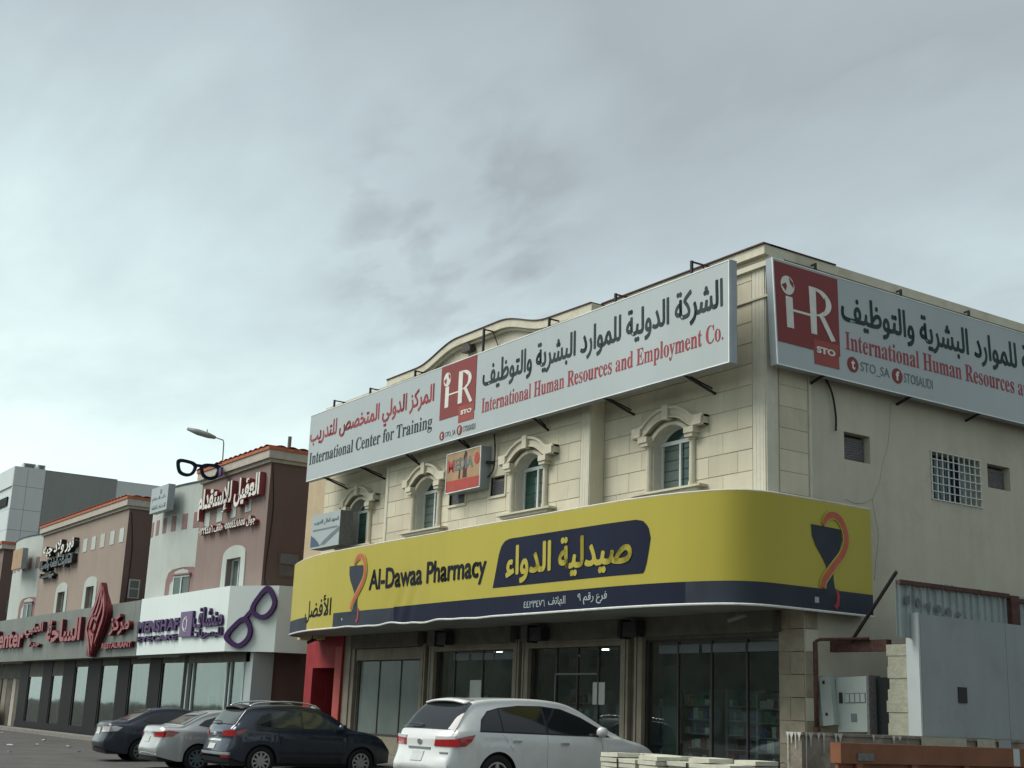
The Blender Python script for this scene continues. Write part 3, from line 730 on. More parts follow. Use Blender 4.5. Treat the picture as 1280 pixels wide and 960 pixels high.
OFF = cl_[9*8] - (24.429 - (cl_[-1]-cl_[9*8]))            # keeps u = 24.43 at the right end
CL = [c - OFF for c in cl_]
U0, U1 = CL[0], CL[-1]
def cpt(u):
    u = max(U0, min(U1, u)); lo, hi = 0, len(CL)-1
    while hi - lo > 1:
        m_ = (lo+hi)//2
        if CL[m_] <= u: lo = m_
        else: hi = m_
    k = (u-CL[lo])/max(1e-9, CL[hi]-CL[lo]); p = CS[lo].lerp(CS[hi], k)
    g = (cpt_t(lo)*(1-k) + cpt_t(hi)*k).normalized(); return p, Vector((g.y, -g.x))
def cpt_t(i): return (CS[min(i+1, len(CS)-1)] - CS[max(i-1, 0)]).normalized()
def CF(u, v, d):
    p, n = cpt(u)
    dent = .05*math.exp(-((u-9.3)/1.0)**2)*max(0, (5.2-v))/1.4 + .010*math.exp(-((u-9.5-(v-4.4)*.5)/.8)**2)*math.sin((u-(v-4.4)*.5)*9)*max(0, min(1, (5.3-v))) + .0015*math.sin(u*1.7)*math.sin(v*2.1+u*.6)
    q = p + n*(d - dent)
    return (q.x, q.y, v)
ZC0, ZC1, ZN = 3.80, 5.92, 4.22
def cgrid(u0, u1, z0f, z1f, d, step=.05, rows=6):
    mb = MB(); mb.sm = True; n = max(2, int((u1-u0)/step)); 
    for i in range(n+1):
        u = u0 + (u1-u0)*i/n
        for j in range(rows+1):
            z = z0f(u) + (z1f(u)-z0f(u))*j/rows; mb.v.append(CF(u, z, d))
    for i in range(n):
        for j in range(rows): mb.f.append((i*(rows+1)+j, (i+1)*(rows+1)+j, (i+1)*(rows+1)+j+1, i*(rows+1)+j+1))
    return mb
k_ = lambda c: (lambda u: c)
fo = cgrid(U0, U1, k_(ZC0), k_(ZC1), 0, rows=20).build('fascia', 'yellow', can)
sol = MB(); n = 480
for i in range(n+1):
    u = U0 + (U1-U0)*i/n
    for (v, d) in ((ZC0, -.004), (ZC1, -.004), (ZC1, -.07), (ZC0, -.07)): sol.v.append(CF(u, v, d))
for i in range(n):
    for k in range(1, 4): sol.f.append((4*i+k, 4*i+(k+1) % 4, 4*i+4+(k+1) % 4, 4*i+4+k))
e = 4*n; sol.f += [(0, 1, 2, 3), (e+3, e+2, e+1, e)]
sol.build('fascia_back', 'soffit', can)
cgrid(U0, 3.35, k_(ZC0), k_(ZN-.03), .004).build('band', 'slate', can)
def slant_band(u0, u1):
    mb = cgrid(u0, u1, k_(ZC0), k_(ZN), .007, rows=6); 
    return mb
cgrid(5.42, 8.9, k_(ZC0), k_(ZN-.02), .007, rows=6).build('band', 'slate', can)
cgrid(8.9, 19.9, k_(ZC0), k_(ZN), .007, rows=6).build('band', 'navy', can)
cgrid(19.9, U1, k_(ZC0), k_(ZN), .007, rows=6).build('band', 'slate', can)
# lip and top edge
def ctube(v, d, r, m, name, u0=U0, u1=U1, wob=0.0):
    P = []; n = 150
    for i in range(n+1):
        u = u0 + (u1-u0)*i/n; wv = wob*(math.sin(u*2.3)*.5 + math.sin(u*5.1+1)*.3)*math.exp(-((u-9.5)/3.2)**2)
        P.append(CF(u, v + wv, d))
    t = MB(); t.tube(P, r, 6); return t.build(name, m, can)
ctube(ZC0-.01, .01, .024, 'lip', 'bottom_trim', wob=.05)
ctube(ZC1+.012, -.02, .028, 'trim', 'top_trim')
# soffit from fascia to the wall
so_ = MB(); n = 120
for i in range(n+1):
    u = U0 + (U1-U0)*i/n; a = CF(u, ZC0+.02, -.06)
    if a[1] < 17.62 and a[0] < XC: b = (a[0], 18.75, ZC0+.025)
    elif a[0] >= XC: b = (XC, max(a[1], 18.0) if a[1] > 18 else 18.75, ZC0+.025)
    else: b = (a[0], 18.75, ZC0+.025)
    if a[0] >= XC and a[1] > 18.76: b = (XC, a[1], ZC0+.025)
    so_.v += [a, b, (b[0], b[1], b[2]+.03), (a[0], a[1], a[2]+.03)]
for i in range(n): so_.f += [(4*i, 4*i+1, 4*i+5, 4*i+4), (4*i+2, 4*i+3, 4*i+7, 4*i+6)]
so_.build('soffit', 'soffit', can)
# canopy top sheet
tp = MB()
for i in range(n+1):
    u = U0 + (U1-U0)*i/n; a = CF(u, ZC1-.03, -.05); yb = 18.0 if a[0] < XC else max(18.0, a[1])
    if XR2 < a[0] < XR1: yb = 17.6
    b = (min(a[0], XC), yb, ZC1-.03); tp.v += [a, b]
for i in range(n): tp.f.append((2*i, 2*i+1, 2*i+3, 2*i+2))
tp.build('top_sheet', 'soffit', can)
# badge
def rr_poly(pts, n=5): return pts
def pw(P):
    def f(u):
        if u <= P[0][0]: return P[0][1]
        for (a, b), (c, d) in zip(P, P[1:]):
            if u <= c: return b + (d-b)*(u-a)/(c-a)
        return P[-1][1]
    return f
cgrid(13.57, 19.03, pw([(18.86, 4.43), (18.93, 4.62), (19.0, 4.92), (19.03, 5.10)]), pw([(13.57, 4.45), (13.62, 4.62), (13.78, 5.20), (13.86, 5.36), (14.0, 5.47), (14.2, 5.51), (18.62, 5.51), (18.82, 5.47), (18.97, 5.34), (19.03, 5.12)]), .005, rows=4).build('badge', 'navy', can)
letters('lettering', can, 'Al-Dawaa Pharmacy', CF, 7.52, 13.25, 4.56, 5.24, 'blacktext', d0=.006, bold=.016)
letters('lettering', can, arab('صيدلية الدواء'), CF, 14.12, 18.5, 4.50, 5.33, 'yellow', d0=.011, bold=.026)
letters('lettering', can, arab('الأفضل'), CF, 3.12, 5.22, 4.02, 4.74, 'blacktext', bold=.010)
letters('lettering', can, arab('فرع رقم ٩'), CF, 16.82, 17.8, 3.90, 4.14, 'signpale', d0=.006, offset=.012)
letters('lettering', can, arab('الهاتف') , CF, 15.78, 16.4, 3.90, 4.12, 'signpale', d0=.006, offset=.012)
letters('lettering', can, '٤٤٣٣٤٧٦', CF, 14.86, 15.66, 3.92, 4.08, 'signpale', d0=.006, offset=.012)
def goblet(c, z, sc=1.0):
    g = MB(); P = [(-.44, 1.22), (-.15, 1.215), (.15, 1.21), (.40, 1.20), (.43, 1.0), (.36, .82), (.24, .62), (.17, .45), (.155, .22), (.19, .05), (.27, -.04), (.40, -.10), (-.30, -.10), (-.14, -.04), (-.04, .06), (-.01, .25), (-.04, .45), (-.16, .62), (-.33, .82), (-.42, 1.0)]
    g.prism(CF, [(c+u*sc, z+v*sc) for u, v in P], .007, .013); g.build('goblet', 'slate', can)
    R = smooth([(-.12, 1.24), (.0, 1.40), (.18, 1.47), (.38, 1.40), (.52, 1.18), (.54, .95), (.42, .72), (.22, .52), (.02, .32), (-.12, .16), (-.16, .02)], 5)
    def ribbon(R, w, d, m, nm):
        pa, pb = [], []
        for i, (u, v) in enumerate(R):
            a = R[max(i-1, 0)]; b = R[min(i+1, len(R)-1)]; l = math.hypot(b[0]-a[0], b[1]-a[1]) or 1; nx_, ny_ = -(b[1]-a[1])/l, (b[0]-a[0])/l
            ww = w*(.5 + .5*min(1, i/6))
            pa.append((c+(u+nx_*ww)*sc, z+(v+ny_*ww)*sc)); pb.append((c+(u-nx_*ww)*sc, z+(v-ny_*ww)*sc))
        q = MB(); q.band(CF, pa, pb, d, d+.006); q.build(nm, m, can)
    ribbon(R, .095, .014, 'yellow', 'serpent_outline'); ribbon(R, .062, .021, 'orange', 'serpent')
    ribbon([(.24, .02), (.28, -.12), (.26, -.26), (.18, -.34)], .07, .014, 'redtext', 'serpent_tail')
goblet(6.72, 4.24, .98); goblet(23.13, 4.22, 1.0)
q = MB(); q.prism(CF, [(5.99, 3.98), (6.05, 3.98), (6.05, 4.04), (5.99, 4.04)], .005, .01); q.build('sticker', 'signpale', can)
q = MB(); q.prism(CF, [(22.76, 3.94), (22.87, 3.94), (22.87, 4.05), (22.76, 4.05)], .005, .01); q.build('sticker', 'signpale', can)
for (x, y) in ((-19.5, 18.2), (-30.9, 18.55), (-26.5, 18.55), (-22.9, 18.55)):
    if x == -19.5: continue
    s = thing('shutter_motor', {-30.9: 'dark shutter motor box under the canopy left of the white car', -26.5: 'dark shutter motor box under the canopy over the pharmacy entrance', -22.9: 'dark shutter motor box under the canopy over the corner window'}[x], 'motor box', 'dark shutter motor boxes under the canopy', (x, y, 3.56))
    MB().box(-.25, .25, -.12, .12, -.16, .16).build('casing', 'plastic', s); MB().box(-.30, -.25, -.15, .15, -.2, .22).build('bracket', 'blackmetal', s)
def cctv(name, label, p, q, m='lampgrey'):
    t = thing(name, label, 'camera', None, p); d = Vector(q) - Vector(p)
    a = MB(); a.sm = True; a.tube([(0, 0, 0), tuple(d*.5), tuple(d)], [.045, .05, .05], 10); a.build('housing', m, t)
    a = MB(); a.tube([tuple(d*.5), tuple(d*.5 + Vector((0, .03, .17)))], .014, 6); a.build('bracket', m, t)
    a = MB(); a.tube([tuple(-d*.03), tuple(d*.02)], .034, 8); a.build('lens', 'blackmetal', t)
cctv('security_camera', 'pale security camera under the canopy at the building corner', (-19.45, 18.15, 3.60), (-19.1, 18.3, 3.72))
cctv('security_camera', 'small black security camera under the canopy by the red doorway', (-38.05, 17.9, 3.58), (-37.9, 18.1, 3.70), 'blackmetal')

# ================================================================== BILLBOARDS
def people_logo(par, F, c, z, wv, flip=False):
    # red square with a lower tab, globe, letters
    pass
def billboard(kind):
    if kind == 'front':
        F = A(17.1); u0, u1, v0, v1 = -37.34, -18.275, 8.44, 10.55; mir = 1
        t = thing('billboard', 'long grey roof edge billboard with red and black Arabic lettering on the street front', 'billboard')
        tilt = F
    else:
        u0, u1, v0, v1 = 17.85, 36.0, 8.46, 10.66; mir = -1
        t = thing('billboard', 'grey billboard on the side wall starting at the building corner with a large red square', 'billboard')
        tilt = lambda u, v, d: B(-17.85)(u + (10.6 - v)*.035*(1 if u < 19 else 0) , v, d + (10.66-v)*.02)
    F = tilt
    b = MB(); b.fb(F, u0, u1, v0, v1, -.18, -.012); b.build('casing', 'signedge', t)
    b = MB(); b.fb(F, u0+.02, u1-.02, v0+.02, v1-.02, -.012, 0); b.build('face', 'signgrey', t)
    b = MB(); e = .02
    b.fb(F, u0, u1, v1-e, v1, -.012, .008); b.fb(F, u0, u0+e, v0, v1-e, -.012, .008) if kind == 'side' else b.fb(F, u1-e, u1, v0, v1-e, -.012, .008)
    b.fb(F, u0+e, u1-e, v0, v0+e, -.012, .006)
    b.build('edge_strip', 'whiteedge', t)
    if kind == 'side':
        pass
    else:
        b = MB(); b.box(-18.275, -18.25, 17.12, 17.28, 8.44, 10.55); b.build('end_plate', 'signedge', t)
    return t, F
tA, FA = billboard('front')
def logo(t, F, u, v, wd, ht, tab):      # u = left, v = top
    b = MB(); b.fb(F, u, u+wd, v-ht, v, .002, .010); b.build('logo_square', 'red', t)
    b = MB(); b.fb(F, u+wd*.55, u+wd*.98, v-ht-tab, v-ht, .002, .010); b.fb(F, u+wd*.55, u+wd*.98, v-ht, v-ht*.86, .0105, .013); b.build('logo_tab', 'red2', t)
    S = 'whiteletter'
    X = lambda a: u + wd*a
    Z = lambda a: v - ht*a
    g = MB(); g.fb(F, X(.145), X(.25), Z(.80), Z(.41), .011, .018)
    g.fb(F, X(.25), X(.52), Z(.585), Z(.555), .011, .018)
    g.fb(F, X(.52), X(.635), Z(.80), Z(.20), .011, .018)
    R = smooth([(.60, .20), (.74, .22), (.85, .30), (.88, .40), (.83, .49), (.73, .55), (.62, .56)], 5)
    pa = [(X(a), Z(b)) for a, b in R]; pb = []
    for i, (a, b) in enumerate(R):
        k = math.sin(math.pi*i/(len(R)-1)); pb.append((X(a - (.02 + .075*k)*(.9 if a > .65 else .0)), Z(b + (.035 if b < .3 else -.02 if b > .5 else 0))))
    g.band(F, pa, pb, .011, .019)
    g.prism(F, [(X(.68), Z(.55)), (X(.76), Z(.55)), (X(.93), Z(.82)), (X(.86), Z(.84))], .012, .020)
    rg = wd*.105; g.prism(F, [(X(.185)+rg*math.cos(k*math.pi/10), Z(.27)+rg*1.05*math.sin(k*math.pi/10)) for k in range(20)], .011, .016)
    q_ = MB(); q_.prism(F, [(X(.185)-rg*.9, Z(.27)-rg*.1), (X(.185)-rg*.25, Z(.27)+rg*.25), (X(.185)-rg*.1, Z(.27)-rg*.1), (X(.185)-rg*.35, Z(.27)-rg*.7)], .0165, .018); q_.build('logo_land', 'red', t)
    q_ = MB(); q_.prism(F, [(X(.185)+rg*.25, Z(.27)+rg*.95), (X(.185)+rg*.9, Z(.27)+rg*.4), (X(.185)+rg*.85, Z(.27)-rg*.2), (X(.185)+rg*.35, Z(.27)+rg*.3)], .0165, .018); q_.build('logo_land', 'red', t)
    g.build('logo_mark', S, t)
    letters('lettering', t, 'STO', F, X(.62), X(.92), v-ht-tab*.15, v-ht+ht*.06 , 'whiteletter', d0=.014, offset=.05)
def circ(t, F, u, v, r, ch):
    b = MB(); b.prism(F, [(u+r*math.cos(k*math.pi/9), v+r*math.sin(k*math.pi/9)) for k in range(18)], .002, .009); b.build('logo_disc', 'red', t)
    letters('lettering', t, ch, F, u-r*.32, u+r*.36, v-r*.62, v+r*.62, 'whiteletter', d0=.010, offset=.03)
logo(tA, FA, -29.30, 10.52, 1.74, 1.44, .22)
letters('lettering', tA, arab('المركز الدولي المتخصص للتدريب'), FA, -37.24, -29.66, 9.42, 10.16, 'redtext', bold=.013)
letters('lettering', tA, serif('International Center for Training'), FA, -37.2, -29.68, 8.84, 9.33, 'darktext', offset=-.004)
circ(tA, FA, -29.13, 8.64, .12, 't'); circ(tA, FA, -28.26, 8.66, .13, 'f')
letters('lettering', tA, 'STO_SA', FA, -28.96, -28.45, 8.56, 8.71, 'signgreyprint', offset=.0); letters('lettering', tA, 'STOSAUDI', FA, -28.08, -27.5, 8.58, 8.73, 'signgreyprint')
letters('lettering', tA, arab('الشركة الدولية للموارد البشرية والتوظيف'), FA, -27.24, -18.47, 9.46, 10.22, 'darktext', bold=.015)
letters('lettering', tA, serif('International Human Resources and Employment Co.'), FA, -27.24, -18.45, 8.83, 9.31, 'redtext', offset=-.004)
tB, FB = billboard('side')
logo(tB, FB, 17.90, 10.60, 1.80, 1.66, .28)
letters('lettering', tB, arab('الشركة الدولية للموارد البشرية والتوظيف'), FB, 19.80, 28.9, 9.58, 10.36, 'darktext', bold=.015)
letters('lettering', tB, serif('International Human Resources and Employment Co.'), FB, 19.88, 29.1, 9.02, 9.52, 'redtext', offset=-.004)
circ(tB, FB, 20.07, 8.84, .165, 't'); circ(tB, FB, 21.42, 8.84, .165, 'f')
letters('lettering', tB, 'STO_SA', FB, 20.30, 21.18, 8.72, 8.95, 'signgreyprint'); letters('lettering', tB, 'STOSAUDI', FB, 21.63, 22.55, 8.74, 8.95, 'signgreyprint')
def bar(p, q, r, name, m, par):
    a = MB(); a.tube([p, q], r, 4); return a.build(name, m, par)
for x, h in ((-35.88, .17), (-33.53, .12), (-30.9, .13), (-27.43, .55), (-24.53, .16), (-22.0, .14), (-19.48, .22)):
    h += .10; bar((x, 17.18, 10.40), (x, 17.18, 10.55+h), .036, 'bracket', 'blackmetal', tA); bar((x, 17.16, 10.53+h), (x, 17.95, 10.53+h), .022, 'bracket', 'steelbrown', tA)
    bar((x, 17.45, 10.53+h), (x, 17.85, 10.4), .014, 'bracket', 'steelbrown', tA)
for x in (-36.2, -33.8, -31.1, -28.4, -25.0, -22.28, -19.64):
    yb = 17.62 if XR2 < x < XR1 else 18.0
    bar((x, 17.12, 8.46), (x, yb, 8.20), .030, 'bracket', 'blackmetal', tA); bar((x, 17.3, 8.45), (x+.0, yb-.1, 8.3), .018, 'bracket', 'blackmetal', tA)
for y in (19.18, 21.79, 24.07, 26.4):
    bar((-17.95, y, 10.5), (-17.95, y, 10.86), .032, 'bracket', 'blackmetal', tB); bar((-17.93, y, 10.84), (-18.3, y, 10.84), .02, 'bracket', 'blackmetal', tB)
    bar((-17.82, y+.05, 8.47), (-18.2, y+.05, 8.36), .03, 'bracket', 'blackmetal', tB)
wire('hanging_cable', [(-18.15, 19.62, 8.55), (-18.12, 19.78, 8.25), (-18.14, 19.9, 7.8), (-18.13, 19.88, 7.48)], .022, tB)
wire('hanging_cable', [(-27.15, 17.45, 8.45), (-27.16, 17.5, 8.0), (-27.25, 17.52, 7.55), (-27.55, 17.5, 7.35), (-27.8, 17.45, 7.25)], .020, tA)

# MEDIA sign
tm = thing('light_box_sign', 'faded light box sign reading MEDIA with a red lower band hanging below the billboard', 'sign')
F = A(17.28)
b = MB(); b.fb(F, -29.12, -27.46, 7.12, 8.17, -.30, -.01); b.build('casing', 'signedge', tm)
b = MB(); b.fb(F, -29.10, -27.48, 7.14, 8.15, -.01, 0); b.build('face', 'mediasheet', tm)
b = MB(); b.prism(F, [(-29.09, 7.15), (-27.50, 7.15), (-27.50, 7.42), (-29.09, 7.44)], .001, .007); b.build('band', 'mediared', tm)
e = .018
b = MB(); b.fb(F, -29.12, -27.46, 8.152, 8.17, -.01, .012); b.fb(F, -29.12, -27.46, 7.12, 7.138, -.01, .012); b.fb(F, -27.478, -27.46, 7.138, 8.152, -.01, .012); b.fb(F, -29.12, -29.102, 7.138, 8.152, -.01, .012); b.build('edge_strip', 'whiteedge', tm)
letters('lettering', tm, 'M', F, -29.05, -28.72, 7.66, 7.98, 'mediared', offset=.04); letters('lettering', tm, 'EDIA', F, -28.68, -27.82, 7.68, 7.98, 'signgreyprint', offset=.03)
b = MB(); b.prism(F, [(-27.64+.12*math.cos(k*math.pi/8), 7.88+.15*math.sin(k*math.pi/8)) for k in range(16)], .001, .008); b.build('logo_disc', 'mediared', tm)
b = MB(); b.prism(F, [(-28.5, 7.45), (-28.42, 7.45), (-28.40, 8.0), (-28.46, 8.0)], .001, .004); b.prism(F, [(-28.30, 7.45), (-28.10, 7.45), (-28.12, 8.1), (-28.22, 8.14), (-28.28, 8.0)], .001, .004); b.build('rust_stain', 'steelbrown', tm)
bar((-27.4, 17.4, 7.75), (-27.3, 17.6, 7.75), .05, 'bracket', 'blackmetal', tm); bar((-29.0, 17.5, 8.1), (-29.0, 17.62, 8.1), .05, 'bracket', 'blackmetal', tm)
# small pale sign
ts = thing('light_box_sign', 'small pale grey sign with a blue corner wave beside the leftmost arched window', 'sign')
F = A(17.2)
b = MB(); b.fb(F, -36.88, -34.96, 6.30, 7.33, -.42, -.01); b.build('casing', 'acdark', ts)
b = MB(); b.fb(F, -36.88, -34.96, 6.30, 7.33, -.01, 0); b.build('face', 'signpale', ts)
b = MB(); b.prism(F, [(-36.86, 6.36), (-36.2, 6.36), (-36.35, 6.48), (-36.6, 6.62), (-36.86, 6.72)], .001, .006); b.build('print', 'signblue', ts)
b = MB(); b.prism(F, [(-36.2, 6.38), (-35.9, 6.38), (-35.45, 6.55), (-34.98, 6.72), (-34.98, 6.85), (-35.5, 6.68), (-36.0, 6.5)], .001, .006); b.build('print', 'signgreyprint', ts)
letters('lettering', ts, arab('المعهد العالي للتدريب'), F, -36.7, -35.05, 6.98, 7.16, 'signgreyprint', offset=.02); b = MB(); b.fb(F, -36.75, -35.1, 6.83, 6.88, .001, .005); b.build('print', 'signgreyprint', ts)

# ================================================================== RIGHT SIDE YARD
# low stained wall
lw = thing('low_wall', 'low stained masonry wall with white paint drips behind the orange barrier', 'wall')
MB().box(-15.82, -15.5, 16.05, 34, -.2, 1.50).build('masonry', 'lowwall', lw)
MB().box(-15.84, -15.47, 16.03, 34, 1.50, 1.545).build('coping', 'lowwall', lw)
def drip(fr, u, l, w_=.028):
    w_ *= random.uniform(.6, 1.5)
    d = MB(); d.prism(fr, [(u-w_*1.6, 1.54), (u+w_*1.6, 1.54), (u+w_*.6, 1.46), (u+w_*.35, 1.54-l*.6), (u+w_*.3, 1.54-l), (u-w_*.1, 1.52-l), (u-w_*.35, 1.54-l*.5), (u-w_*.5, 1.46)], 0, .004); d.build('paint_drip', 'drip', lw)
for (x, l) in ((-15.80, .55), (-15.72, .16), (-15.63, .25), (-15.55, .12)): drip(A(16.027), x+.02, l)
for (y, l) in ((16.12, .7), (16.22, .2), (16.4, .12), (16.52, .3), (16.8, .35), (16.9, .12), (17.7, .1), (18.2, .12), (18.35, .06)): drip(B(-15.468), y, l)
for (y0, y1, m) in ((18.9, 20.1, 'cream'), (20.4, 20.9, 'cream'), (21.0, 21.35, 'greywall')):
    MB().fb(B(-15.468), y0, y1, 1.20, 1.535, 0, .006).build('patched_render', m, lw)
# grey panel wall on it
gw_ = thing('painted_wall', 'plain grey painted wall with a white end strip standing on the low wall', 'wall')
for k_y in range(6): MB().box(-16.12, -15.85, 19.455+k_y*2.44, 19.45+(k_y+1)*2.44-.005, 1.55, 3.68).build('panel', 'greywall', gw_)
MB().box(-16.14, -15.86, 19.40, 19.45, 1.55, 3.70).build('end_strip', 'whitewall', gw_)
MB().fb(B(-15.85), 20.42, 20.66, 2.16, 2.44, -.03, .02).build('meter_hatch', 'blackmetal', gw_)
MB().box(-15.86, -15.5, 20.9, 21.35, 1.55, 1.56).build('footing', 'greywall', gw_)
# rough cream post
cp = thing('masonry_post', 'rough cream masonry post at the end of the grey wall', 'post')
c = MB(); zz = 1.55
while zz < 3.15:
    j = random.uniform(-.03, .03); c.box(-16.60+j, -16.15, 19.42+j*.5, 19.8, zz, zz+.2); zz += .2
c.build('block', 'cream', cp)
MB().box(-16.72, -15.95, 19.35, 19.9, -.2, 1.545).build('base', 'lowwall', cp)
# corrugated sheet
cs_ = thing('corrugated_fence', 'weathered pale corrugated metal fence behind the top of the grey wall', 'fence')
y = 19.05; k = 0
while y < 33.5:
    s = MB(); pts = [(0, 0), (.05, 0), (.07, .035), (.13, .035), (.15, 0), (.20, 0)]
    v = []
    for (a, d) in [(x_ + i*.20, dd) for i in range(2) for x_, dd in pts[:-1]] + [(.40, 0)]:
        v.append((a, d))
    hs = random.uniform(-.03, .04)
    s.band(lambda u, q, w_: (-16.05 + q, y + u, w_), v, [(a, d+.004) for a, d in v], 3.25, 4.27+hs)
    s.build('sheet', 'corrug', cs_); y += .41; k += 1
MB().box(-16.0, -15.93, 19.05, 22.2, 4.19, 4.27).build('top_rail', 'steelbrown', cs_)
MB().box(-16.0, -15.90, 22.2, 22.45, 3.4, 4.24).build('fence_post', 'steelbrown', cs_)
MB().box(-16.0, -15.93, 22.45, 33, 4.12, 4.20).build('top_rail', 'steelbrown', cs_)
for i in range(6):
    yy = 19.3 + .28*i; h = .12 - .008*i; c = MB(); c.prism(B(-16.01), [(yy + .1*math.cos(a*.9)*random.uniform(.5, 1), 3.92 - .05*i*.6 + h*math.sin(a*.9)*random.uniform(.5, 1)) for a in range(7)], .035, .04); c.build('scorch_mark', 'acdark', cs_)
# steel beam and pipe
bm_ = one('steel_beam', 'steelbrown', None, -18.0, -16.62, 19.44, 19.58, 3.04, 3.25); tag(bm_, 'horizontal brown steel beam between the building corner and the rough cream post', 'beam')
pp = thing('pipe', 'thin rusty red pipe running down the building corner to the low wall', 'pipe')
a = MB(); a.sm = True; a.tube([(-17.80, 18.83, 1.5), (-17.80, 18.83, 3.20)], .045, 8); a.build('downpipe', 'steelbrown', pp)
a = MB(); a.sm = True; a.tube([(-17.80, 18.83, 3.20), (-17.74, 18.9, 3.24), (-17.55, 19.35, 3.27), (-17.0, 19.4, 3.27)], .03, 8); a.build('elbow', 'steelbrown', pp)
a = MB(); a.tube([(-17.80, 18.83, 1.55), (-17.80, 18.83, 1.64)], .075, 8); a.build('pipe_collar', 'steelbrown', pp)
st_ = MB(); st_.tube([(-17.45, 19.42, 3.22), (-16.05, 19.1, 4.42)], .035, 6); tag(st_.build('stay_bar', 'blackmetal'), 'dark diagonal bar leaning from the brown beam up to the corrugated fence', 'bar')
# meter cabinets
def cabinet(label, x0, x1, z0, z1, tilt, slots, y=19.62):
    t = thing('meter_cabinet', label, 'cabinet', None, (x0, y, z0), 0); t.rotation_euler = (0, tilt, 0)
    w_, h_ = x1-x0, z1-z0
    MB().box(0, w_, -.28, 0, 0, h_).build('casing', 'cabinet', t)
    if slots:
        for i in range(5):
            u = .09 + i*(w_-.16)/5
            if i == 0: MB().box(u-.03, u+.06, -.288, -.281, h_*.52, h_*.72).build('meter_window', 'plastic', t)
            else:
                m = MB(); m.box(u-.02, u+.11, -.288, -.281, h_*.52, h_*.70); m.build('meter_window', 'signgreyprint', t)
                MB().box(u-.005, u+.095, -.293, -.288, h_*.535, h_*.685).build('meter_glass', 'cabinet', t)
        MB().box(w_*.42, w_*.60, -.288, -.281, h_*.18, h_*.33).build('vent', 'signgreyprint', t)
    else:
        MB().box(w_*.3, w_*.5, -.288, -.281, h_*.85, h_*.92).build('lock', 'blackmetal', t); MB().box(w_*.3, w_*.5, -.288, -.281, h_*.2, h_*.26).build('lock', 'blackmetal', t)
    return t
cabinet('narrow grey electricity cabinet beside the rusty pipe', -18.19, -17.98, 1.66, 2.58, RAD(-3), False)
cabinet('grey electricity cabinet door panel hanging askew between two cabinets', -18.0, -17.72, 1.66, 2.56, RAD(-6), None or False, 19.5)
cabinet('wide grey electricity meter cabinet with a row of meter windows', -17.74, -16.95, 1.56, 2.56, RAD(-2), True)
dw = one('yard_door', 'darkroom', None, -16.94, -16.62, 19.5, 19.55, 1.3, 2.57); tag(dw, 'dark narrow door opening right of the wide meter cabinet', 'door')
fr_ = one('door_post', 'acdark', None, -17.0, -16.945, 19.3, 19.62, 1.3, 2.6); tag(fr_, 'grey upright door post right of the wide meter cabinet', 'post')
# red bucket-like object at the shop corner
t = thing('bucket', 'dark red bucket standing at the foot of the corner pier', 'bucket', None, (-17.95, 18.1, .44))
a = MB(); a.sm = True; a.tube([(0, 0, 0), (0, 0, .38)], [.13, .17], 12); a.build('pail', 'leafred', t)
a = MB(); a.tube([(-.17, 0, .36), (-.12, 0, .5), (0, 0, .55), (.12, 0, .5), (.17, 0, .36)], .008, 5); a.build('handle', 'blackmetal', t)
# orange steel barrier
sp = thing('steel_barrier', 'orange painted steel barrier panel with a thick top rim at the lower right corner', 'barrier', None, (-13, 14.2, 0))
MB().box(-.10, -.04, 0, 8.6, .15, 1.16).build('panel', 'skip', sp)
MB().box(-.16, .03, -.02, 8.65, 1.16, 1.43).build('rim', 'skip', sp)
for i in range(8): MB().box(-.04, .02, .30+i*1.15, .42+i*1.15, .15, 1.16).build('rib', 'skip', sp)
MB().box(-.05, .05, .30, .62, 1.20, 1.30).build('scuff_mark', 'acdark', sp); MB().box(-.03, .036, 3.75, 3.9, 1.17, 1.42).build('scuff_mark', 'whitewall', sp)
MB().box(-.14, -.02, .1, .22, 0, .15).build('foot', 'skip', sp); MB().box(-.14, -.02, 7.1, 7.22, 0, .15).build('foot', 'skip', sp)
# slab stacks
def slab_stack(x0, y0, n, label, hoff=0):
    t = thing('slab_stack', label, 'paving slabs', 'stacks of cream paving slabs', (x0, y0, gz(x0, y0)), RAD(-3))
    MB().box(-.05, n*.5+.05, -.05, .95, 0, .12).build('pallet', 'shutterdark', t)
    me = MB().box(0, .47, 0, .44, 0, .062).mesh('slab'); me.materials.append(MT['slab'])
    for r in range(2):
        for i in range(n):
            top = random.randint(11, 12) + hoff
            for k in range(4 if r else 5, top) if False else range(2, top):
                if k < top - 6: continue
                o = bpy.data.objects.new('slab', me); link(o, t)
                o.location = (i*.5 + random.uniform(-.02, .02), r*.47 + random.uniform(-.02, .02), .12 + k*.072 + random.uniform(0, .006)); o.rotation_euler = (random.uniform(-.01, .01), random.uniform(-.015, .015), random.uniform(-.03, .03))
    MB().box(0.01, n*.5-.04, .01, .90, .12, .12+6*.072).build('lower_slabs', 'slab', t)
    for i in range(1, n, 2):
        MB().box(i*.5-.02, i*.5, -.03, -.012, .1, .90).build('strap', 'blackmetal', t)
slab_stack(-17.55, 13.6, 3, 'left half of the row of cream paving slab stacks beside the white car')
slab_stack(-16.02, 13.7, 3, 'right half of the row of cream paving slab stacks beside the low wall', 0)

